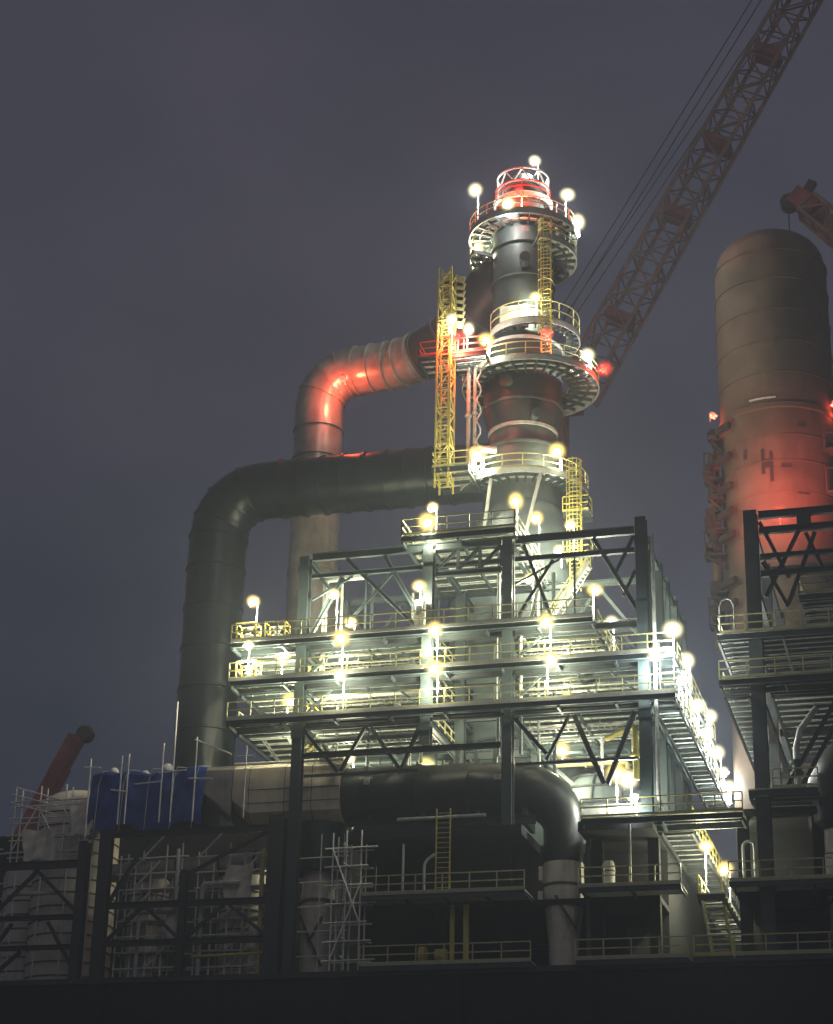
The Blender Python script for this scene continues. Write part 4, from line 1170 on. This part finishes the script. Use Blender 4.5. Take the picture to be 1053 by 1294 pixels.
pipe("white instrument pipe cluster standing on the lowest ring platform", bent((-14.6, 12.3, 63.7), (-14.6, 12.3, 65.6), (-12.9, 13.0, 65.6)), 0.28, "white")
pipe("pale pipe climbing the left bay behind the top braces", bent((-22.4, 2.0, ZB), (-22.4, 2.0, 51.6), (-19.4, 2.0, 51.6)), 0.18, flanges=(0,))
pipe("pale slanted pipe rising from the top level to the roof deck right of centre", bent((-8.2, 0.8, ZA + 0.1), (-7.6, 0.9, ZA + 0.8), (-7.0, 1.0, 50.2)), 0.14, "galv")
pipe("grey pipe running level under the bottom lit level, nearest the front", [(-22.6, 1.6, ZC - 1.0), (-14.9, 1.6, ZC - 1.0)], 0.22, "galv", flanges=(0,))
pipe("thin pale pipe running level under the middle lit level in the left bay", [(-22.6, 1.3, ZB - 0.9), (-14.9, 1.3, ZB - 0.9)], 0.13, "galv", flanges=(0,))
pipe("pair of tall pale pipes beside the centre column, left one", bent((-9.7, 0.5, 37.8), (-9.7, 0.5, 52.0), (-9.7, 3, 52.0)), 0.11, "galv")
pipe("pair of tall pale pipes beside the centre column, right one", bent((-8.2, 0.5, 37.8), (-8.2, 0.5, 46.0), (-8.2, 3, 46.0)), 0.11, "galv")
pipe("yellow gas pipe climbing the right bay behind the V brace", bent((-0.9, 1.5, 36.0), (-0.9, 1.5, 39.6), (-3.2, 4.0, 39.6)), 0.2, "yellow", flanges=(0,))
pipe("wide slanted white pipe in the left bay below the bottom lit level", [(-22.3, 2.2, 40.2), (-20.6, 2.2, 36.6)], 0.2, "galv")
pipe("tall pale downpipe near the corner column of the frame", bent((0.75, -0.3, 52.0), (0.75, -0.3, 34.2), (0.75, 1, 34.0)), 0.13, "galv")
pipe("thin pale vent pipe standing on the lower deck right of the duct leg", [(-1.0, -1.0, 28.7), (-1.0, -1.0, 32.5)], 0.08, "galv")
pipe("goose-neck vent right of the lower stairs", bent((5.7, 1.0, 28.7), (5.7, 1.0, 31.6), (6.4, 1.0, 31.6), (6.4, 1.0, 28.7)), 0.09, "galv")
pipe("short goose-neck vent left of the yellow upright ladder", bent((-14.2, -0.6, 28.7), (-14.2, -0.6, 30.8), (-13.4, -0.6, 31.3)), 0.09, "galv")
pipe("thin upright vent on the lower deck left of the yellow ladder", [(-15.6, -0.6, 28.7), (-15.6, -0.6, 32.0)], 0.08, "galv")
pipe("dim pipe arching beside the black duct bend", bent((-4.1, 1.5, 24.0), (-4.1, 1.5, 32.2), (-3.2, 1.5, 32.9)), 0.16, "steel")
ladder("yellow ladder between the dim lower walkway and the black duct", -12.9, -0.95, 28.7, 34.1, 0.9, False)
t = thing("small_tank", "small pale tank on the dim lower walkway right of the duct leg", "tank", (-2.7, 2.8, 28.7))
part(t, "shell", MB().lathe(-2.7, 1.0, [(0.02, 28.72), (0.4, 28.72), (0.42, 30.4), (0.3, 30.7), (0.02, 30.75)], 24), "pale")
part(t, "band", MB().ring(-2.7, 1.0, 0.4, 0.46, 30.0, 30.08, 24), "seam")
t = thing("yellow_hoist", "dim yellow hoist column on the lowest walkway under the ladder", "hoist", (-12.0, 0.4, 24.25))
part(t, "post", MB().hbeam((-11.7, 0.5, 24.25), (-11.7, 0.5, 28.2), 0.3, 0.3), "yellow")
part(t, "post", MB().hbeam((-12.6, 0.5, 24.25), (-12.6, 0.5, 28.2), 0.25, 0.25), "yellow")
part(t, "motor", MB().tube((-13.6, 0.3, 25.0), (-12.9, 0.3, 25.0), 0.4, None, 18), "yellow")
part(t, "cable_reel", MB().tube((-14.6, 0.2, 25.0), (-14.2, 0.2, 25.0), 0.55, None, 18), "yellow")
pn = thing("bright_panel_wall", "pale wall panel behind a rail at the foot of the right bay", "panel", (-2.4, 3.4, 33))
part(pn, "panel", MB().box(-4.6, -0.5, 3.0, 3.15, 33.05, 34.9), "galv")
part(pn, "handrail", MB().rail([(-4.4, 1.3, 33.05), (-0.5, 1.3, 33.05)], 1.3), "galv")
for k, (x, z) in enumerate(((-13.2, 60.0), (-9.4, 60.2))):
    t = thing("knee_brace", ("slanted pale strut under the lowest ring platform, left of two", "slanted pale strut under the lowest ring platform, right of two")[k], "strut", (x, 13, z))
    part(t, "bar", MB().hbeam((x, 12.6, 63.1), (x - 0.9, 13.6 - 2 * k, 58.0), 0.22, 0.22, 0.05), "galv")
for i, (x, z0, nm) in enumerate(((-19.5, ZA, "top"), (-19.0, ZB, "middle"), (-18.0, ZC, "bottom"), (-5.5, ZB, "middle"), (-4.5, ZC, "bottom"))):
    side = "left" if x < -10 else "right"
    t = thing("pump_skid", "grey pump and motor on the %s lit level in the %s bay" % (nm, side), "pump", (x, 4.0, z0))
    part(t, "base", MB().box(x - 1.1, x + 1.1, 3.5, 4.5, z0, z0 + 0.25), "steel")
    part(t, "motor", MB().tube((x - 1.0, 4, z0 + 0.75), (x + 0.1, 4, z0 + 0.75), 0.42, None, 20), "steel")
    part(t, "pump_casing", MB().tube((x + 0.3, 4, z0 + 0.75), (x + 0.75, 4, z0 + 0.75), 0.55, None, 24), "galv")
    part(t, "outlet_pipe", MB().tube((x + 0.52, 4, z0 + 1.2), (x + 0.52, 4, z0 + 2.0), 0.16, None, 12), "galv")
for i, (y, z) in enumerate(((1.6, ZB + 0.1), (5.5, ZC + 0.1), (12.5, ZC + 0.1))):
    t = thing("junction_box", ("grey junction box on the corner column above the lamp row", "grey junction box on the side walkway, nearer of two", "grey junction box on the side walkway, farther of two")[i], "junction box", (0.7, y, z))
    part(t, "case", MB().box(0.5, 0.85, y - 0.35, y + 0.35, z + 0.6, z + 1.5), "galv")
    part(t, "cover", MB().box(0.852, 0.88, y - 0.3, y + 0.3, z + 0.65, z + 1.45), "steel")

# cable trays, hangers, stanchions and service pipes between the levels
for z, nm in lv:
    for bay, xa, xb in (("left", -22.7, -14.9), ("right", -8.5, -0.5)):
        if nm == "top" and bay == "right": xb = -3.3
        t = thing("cable_tray", "pale ladder-type cable tray hung under the %s lit level in the %s bay" % (nm, bay), "cable tray", (xa, 2.6, z - 0.9))
        tb = MB()
        for yy in (2.35, 2.95):
            tb.bar((xa, yy, z - 0.9), (xb, yy, z - 0.9), 0.04, 0.14)
        x = xa + 0.2
        while x < xb:
            tb.bar((x, 2.35, z - 0.94), (x, 2.95, z - 0.94), 0.05, 0.03)
            x += 0.4
        part(t, "tray", tb, "galv")
        for k in range(4):
            x = xa + 0.5 + (xb - xa - 1.0) * k / 3
            part(t, "hanger", MB().bar((x, 2.3, z - 0.9), (x, 2.3, z - 0.3), 0.04), "galv")
        cbm = MB()
        for k in range(4):
            cbm.sweep([(xa, 2.45 + 0.13 * k, z - 0.86), ((xa + xb) / 2, 2.47 + 0.12 * k, z - 0.84), (xb, 2.44 + 0.14 * k, z - 0.86)], 0.04, 6)
        part(t, "cable_run", cbm, "mark")
        for k in range(3):
            y = 4.2 + 3.1 * k
            m_ = ("galv", "steel", "rail")[k]
            pts_ = bent((xa + 0.2, y, z - 1.05), (xb - 1.0 - 0.7 * k, y, z - 1.05), (xb - 1.0 - 0.7 * k, y, z - 2.2 + 0.3 * k))
            pipe("%s service pipe under the %s lit level in the %s bay, %s" % (("pale", "grey", "yellowish")[k], nm, bay, ("nearest the cable tray", "midway back", "deep in the bay")[k]), pts_, 0.11 + 0.03 * k, m_, flanges=(0,))
for bay, xs_ in (("left", (-21.6, -19.9, -17.4, -16.0)), ("right", (-7.6, -6.9, -4.0, -1.6))):
    for k, x in enumerate(xs_):
        z1 = 52.0 if (bay == "left" or x < -5) else ZB - 0.6
        pipe("thin upright %s riser in the %s bay, %s" % (("pale", "grey", "pale", "grey")[k], bay, ("leftmost of four", "second from left of four", "third from left of four", "rightmost of four")[k]),
             [(x, 3.3 + 1.7 * k, 37.5), (x, 3.3 + 1.7 * k, z1)], 0.1 + 0.03 * (k % 2), "galv" if k % 2 == 0 else "steel", flanges=(0,))
for k, (x, z) in enumerate(((-26.4, 38.4), (-24.6, 39.0))):
    t = thing("stair_strut", ("pale slanted strut under the left end platforms, left of two", "pale slanted strut under the left end platforms, right of two")[k], "strut", (x, 2, z))
    part(t, "bar", MB().hbeam((x, 2.0, 40.3), (x + 2.4, 2.6, 36.9), 0.2, 0.2, 0.05), "galv")
for k, x in enumerate((-13.6, -12.3, -11.0, -9.8)):
    t = thing("support_post", "short dark post over the black duct in the centre bay, %s from left" % ("first", "second", "third", "fourth")[k], "post", (x, 5, 37))
    part(t, "shaft", MB().hbeam((x, 5.0, 36.4), (x, 5.0, 40.2), 0.2, 0.2, 0.04), "darksteel")
    part(t, "base_plate", MB().box(x - 0.2, x + 0.2, 4.8, 5.2, 36.3, 36.396), "darksteel")

# ------------------------------------------------------------------ lamps
BULB = {}
def halo_mat(name, col, strength):
    """lamp halo drawn as an emissive shell that thins out toward its rim"""
    m = bpy.data.materials.new(name)
    m.use_nodes = True
    n, l = m.node_tree.nodes, m.node_tree.links
    n.remove(n["Principled BSDF"])
    e_ = n.new("ShaderNodeEmission"); e_.inputs["Color"].default_value = (*col, 1); e_.inputs["Strength"].default_value = strength
    tr = n.new("ShaderNodeBsdfTransparent")
    lw = n.new("ShaderNodeLayerWeight"); lw.inputs["Blend"].default_value = 0.5
    iv = n.new("ShaderNodeMath"); iv.operation = 'SUBTRACT'; iv.inputs[0].default_value = 1.0
    pw = n.new("ShaderNodeMath"); pw.operation = 'POWER'; pw.inputs[1].default_value = 8.0
    sc_ = n.new("ShaderNodeMath"); sc_.operation = 'MULTIPLY'; sc_.inputs[1].default_value = 0.9
    mx = n.new("ShaderNodeMixShader")
    l.new(lw.outputs["Facing"], iv.inputs[1]); l.new(iv.outputs[0], pw.inputs[0]); l.new(pw.outputs[0], sc_.inputs[0])
    l.new(sc_.outputs[0], mx.inputs[0]); l.new(tr.outputs[0], mx.inputs[1]); l.new(e_.outputs[0], mx.inputs[2])
    l.new(mx.outputs[0], n["Material Output"].inputs["Surface"])
    m.cycles.emission_sampling = 'NONE'
    return m
M["globe"] = halo_mat("warm_halo", (1.0, 0.74, 0.20), 3.2)  # glow around each lamp, painted as an added emissive shell
M["halow"] = halo_mat("cool_halo", (1.0, 0.90, 0.54), 3.0)
M["halored"] = halo_mat("red_halo", (1.0, 0.09, 0.06), 1.6)
def halo_mesh(kind):
    if kind not in BULB:
        mb = MB().lathe(0, 0, [(0.8 * max(0.01, math.cos(R(a_))), 0.02 + 0.8 * math.sin(R(a_))) for a_ in range(-90, 91, 12)], 24)
        BULB[kind] = mesh("globe", mb, kind, smooth=180)  # emissive shell that paints the lamp halo
    return BULB[kind]
def bulb_mesh(kind):
    if kind not in BULB:
        mb = MB().lathe(0, 0, [(0.02, -0.26), (0.13, -0.22), (0.2, -0.1), (0.21, 0.02), (0.15, 0.1), (0.02, 0.13)], 16)
        for dx, dz in ((-0.2, -0.08), (0.21, -0.03), (0.03, -0.28)):
            mb.bar((dx, -0.12, dz), (dx * 1.25, -0.2, dz - 0.06), 0.17, 0.13)
        BULB[kind] = mesh("bulb", mb, kind, smooth=60)
    return BULB[kind]
MESHES = {}
def lamp(label, pos, h=2.4, power=1.0, warm=True, col=None, red=False, group=None, name="flood_lamp"):
    t = thing(name, label, "lamp", pos, group)
    key = ("pole", h)
    if key not in MESHES:
        mb = MB()
        mb.tube((0, 0.34, -h), (0, 0.34, 0.36), 0.045, None, 8)
        mb.bar((0, 0.34, 0.32), (0, 0, 0.32), 0.06)
        MESHES[key] = mesh("pole", mb, "galv")
        mb = MB().lathe(0, 0, [(0.02, 0.36), (0.12, 0.34), (0.24, 0.2), (0.26, 0.14), (0.2, 0.15)], 16)
        MESHES["hood"] = mesh("hood", mb, "galv")
    for nm, me in (("pole", MESHES[key]), ("hood", MESHES["hood"]), ("bulb", bulb_mesh("redbulb" if red else "bulb" if warm else "bulbw")), ("globe", halo_mesh("halored" if red else "globe" if warm else "halow"))):  # "globe" is the added halo shell, not a lamp part
        o = link(bpy.data.objects.new(nm, me))
        o.parent = t
        if nm == "globe":  # the added halo shell
            k_ = (0.4 if power < 0.5 else 0.72 + 0.5 * rnd.random())
            o.scale = (k_ * (0.9 + 0.2 * rnd.random()), k_, k_ * (0.85 + 0.2 * rnd.random()))
    if red and power > 20:
        ld = bpy.data.lights.new("lamp_light", 'SPOT')
        ld.spot_size = R(84); ld.spot_blend = 1.0; ld.energy = 900 * power; ld.color = (1.0, 0.12, 0.085); ld.shadow_soft_size = 0.25
        lo_ = link(bpy.data.objects.new("lamp_light", ld))
        lo_.parent = t
        lo_.location = (0, 0.7, 0.0)
        lo_.rotation_euler = (R(119), 0, R(2))
        return t
    ld = bpy.data.lights.new("lamp_light", 'POINT')
    ld.energy = (LAMP_W if not red else 500.0) * power
    ld.color = (1.0, 0.10, 0.045) if red else col or ((1.0, 0.96, 0.66) if warm else (0.95, 1.0, 0.92))
    ld.shadow_soft_size = 0.25
    lo_ = link(bpy.data.objects.new("lamp_light", ld))
    lo_.parent = t
    lo_.location = (0, -0.02, -1.0)
    t.rotation_euler = (0, 0, R(rnd.uniform(-50, 50)))
    return t

LAMPS = [
    # tower top
    ("topmost lamp at the very tip of the tower", (AX + 1.2, 16.0, 92.8), 1.6, 1.1, False),
    ("lamp on a pole at the left of the upper ring platform", (-15.5, 16.0, 90.75), 3.6, 1.0, False),
    ("lamp at the right of the upper ring platform, higher of the right pair", (-7.85, 16.2, 89.3), 2.2, 1.0, False),
    ("lamp at the right of the upper ring platform, lower of the right pair", (-7.25, 17.3, 87.3), 1.2, 0.9, False),
    ("lamp at the red-lit front of the upper ring platform", (-12.0, 12.8, 87.0), 0.9, 0.6, False),
    ("lamp low at the left edge of the second upper ring", (-15.45, 17.0, 86.0), 1.4, 0.7, True),
    # mid tower
    ("lamp on the ladder halfway up the tower above the white panel", (-10.0, 13.9, 78.9), 1.6, 1.0, True),
    ("lamp by the louvred top of the ladder tower", (-15.9, 10.6, 75.9), 2.4, 0.7, False),
    ("lamp over the red-lit bridge deck, between ladder tower and ring platform", (-14.6, 10.7, 74.9), 1.6, 0.7, False),
    ("lamp on the red-lit bridge deck nearest the tower", (-13.4, 11.6, 74.3), 1.0, 0.55, True),
    ("lamp at the right rim of the widest ring platform beside the red beacon", (-6.2, 15.2, 74.0), 1.1, 1.0, False),
    # low ring and roof
    ("lamp over the left of the lowest ring platform by the white pipes", (-14.1, 12.2, 65.0), 1.4, 1.2, True),
    ("lamp over the right of the lowest ring platform", (-8.3, 13.4, 65.2), 1.5, 1.2, True),
    ("lamp above the left end of the roof deck, upper of the left pair", (-14.8, 2.0, 56.4), 3.2, 0.9, True),
    ("lamp at the left end of the roof deck rail, lower of the left pair", (-14.3, -1.1, 53.95), 0.8, 0.8, True),
    ("lamp under the lowest ring platform at mid roof deck", (-9.7, 5.6, 57.9), 4.6, 1.0, True),
    ("lamp at the right end of the roof deck", (-7.8, 3.6, 55.6), 2.4, 1.0, True),
    ("lamp on the yellow zigzag stairs, upper one", (-6.5, 9.2, 57.3), 2.0, 0.9, True),
    ("lamp below the roof deck by the yellow zigzag stairs", (-6.9, 7.0, 54.5), 1.2, 1.0, True),
    # top lit level
    ("lamp over the white control cabinet on the top lit level", (-14.8, -1.0, 49.4), 2.9, 1.2, True),
    ("lamp over the top lit level in the left bay", (-20.75, -1.0, 49.3), 2.8, 1.1, True),
    ("lamp over the top lit level just right of the centre column", (-7.75, 1.2, 50.2), 3.7, 1.1, True),
    ("lamp high in the right bay beside a grated panel", (-4.35, 6.8, 51.2), 4.7, 1.0, True),
    ("lamp in the right bay right of and below its neighbour near the corner column", (-3.6, 9.0, 49.5), 3.0, 0.9, False),
    # middle level
    ("lamp at the front edge below the control cabinet, between top and middle levels", (-13.58, -1.35, 46.1), 2.4, 1.1, True),
    ("lamp at the front edge in the left bay, between top and middle levels", (-20.05, -1.35, 46.0), 2.3, 1.1, True),
    ("lamp set back in the left bay just above the one at the front edge", (-20.8, 3.0, 48.7), 2.2, 1.1, True),
    ("lamp at the front edge right of the centre column, between top and middle levels", (-6.1, -1.35, 46.1), 2.4, 1.1, True),
    # bottom level
    ("lamp at the front edge below the centre panel, between middle and bottom levels", (-13.53, -1.35, 43.4), 2.4, 1.1, True),
    ("lamp at the front edge in the left bay, between middle and bottom levels", (-20.0, -1.35, 43.4), 2.4, 1.1, True),
    ("lamp at the front edge right of the centre column, between middle and bottom levels", (-5.85, -1.35, 43.45), 2.4, 1.1, True),
    ("small lamp deep in the right bay above the middle lit level", (-6.0, 5.0, 46.0), 2.2, 0.9, True),
    ("small lamp deep in the right bay above the bottom lit level", (-6.2, 6.0, 43.3), 2.2, 0.9, True),
    ("lamp at the front corner of the frame left of the side walkway lamps", (0.9, -1.2, 43.35), 2.3, 1.1, False),
    # left end
    ("leftmost lamp, on a tall pole over the yellow crate of the top level", (-26.5, -1.1, 49.2), 2.8, 1.0, True),
    ("lamp at the left end between top and middle levels", (-26.6, -1.3, 46.0), 2.3, 1.0, True),
    ("lamp set back at the left end right of the two yellow crates", (-25.3, 2.0, 46.1), 2.3, 1.0, True),
    ("lamp at the left end just above the bottom lit level", (-24.25, 1.0, 42.6), 1.7, 1.1, True),
    # under the bottom level
    ("lamp hung under the bottom lit level in the left bay, nearer the left", (-21.2, 5.0, 39.6), 0.6, 0.9, True),
    ("lamp hung under the bottom lit level in the left bay, nearer the centre", (-16.6, 8.0, 39.6), 0.6, 0.9, True),
    ("lamp hung under the bottom lit level deep in the right bay", (-6.8, 7.0, 39.9), 0.5, 0.9, True),
    # right bay foot
    ("lamp before the V brace low in the right bay, left of a close pair", (-2.4, 2.8, 36.9), 3.7, 1.0, True),
    ("lamp before the V brace low in the right bay, right of a close pair", (-1.65, 2.8, 36.4), 3.2, 1.1, False),
    ("tiny lamp by the corner column near the yellow landing rail", (-0.65, -1.0, 34.2), 1.1, 0.3, False),
    ("lamp under the yellow landing beside the lower stairs", (3.15, 3.0, 31.9), 2.4, 1.1, True),
    ("lowest lamp, low on the yellow stair rail", (3.5, 10.0, 32.0), 3.2, 1.1, True),
]
for a_ in LAMPS:
    lamp(*a_)
SIDE = [(-1.9, 44.7, 3.8), (4.4, 44.75, 3.8), (2.1, 42.7, 1.8), (8.5, 42.9, 2.0), (15.8, 44.4, 3.4), (13.6, 42.45, 1.5), (19.2, 42.7, 1.8), (23.3, 42.4, 1.5), (26.5, 42.1, 1.2)]
NTH = ["topmost lamp of the side walkway row, on a tall pole at the frame corner", "second lamp from the top of the side walkway row, on a tall pole", "third lamp from the top of the side walkway row, closely under the second",
       "fourth lamp from the top of the side walkway row", "fifth lamp from the top of the side walkway row, on a tall pole", "sixth lamp from the top of the side walkway row, left of the line",
       "third lamp from the bottom of the side walkway row", "second lamp from the bottom of the side walkway row", "bottom lamp of the side walkway row above the yellow landing"]
for (y, z, h), lab in zip(SIDE, NTH):
    lamp(lab, (2.15, y, z), h, 0.95, False, group="lamps along the side walkway")

# red aircraft warning beacons and the red floodlight
for lab, pos, h, pw in (
    ("red beacon on the front of the small top ring of the tower", (-11.2, 13.2, 88.2), 1.6, 8.0),
    ("red beacon over the bridge deck left of the tower", (-15.4, 10.3, 74.1), 0.9, 5.0),
    ("red beacon at the right rim of the widest ring platform", (-4.95, 15.3, 72.7), 0.3, 0.7),
    ("red beacon on the railed drum halfway up the tower", (-9.0, 13.4, 75.3), 0.8, 0.5),
    ("red beacon at the elbow of the grey riser pipe", (-28.0, 20.9, 77.4), 0.5, 2.4),
    ("red floodlight behind the black frame shining up the concrete silo", (8.0, 13.0, 58.3), 1.4, 24.0),
    ("small red lamp at the left side of the concrete silo", (2.3, 23.4, 71.8), 0.4, 0.15),
    ("small red lamp at the right side of the concrete silo", (11.9, 23.2, 71.7), 0.4, 0.15),
):
    lamp(lab, pos, h, pw, red=True, name="red_beacon")
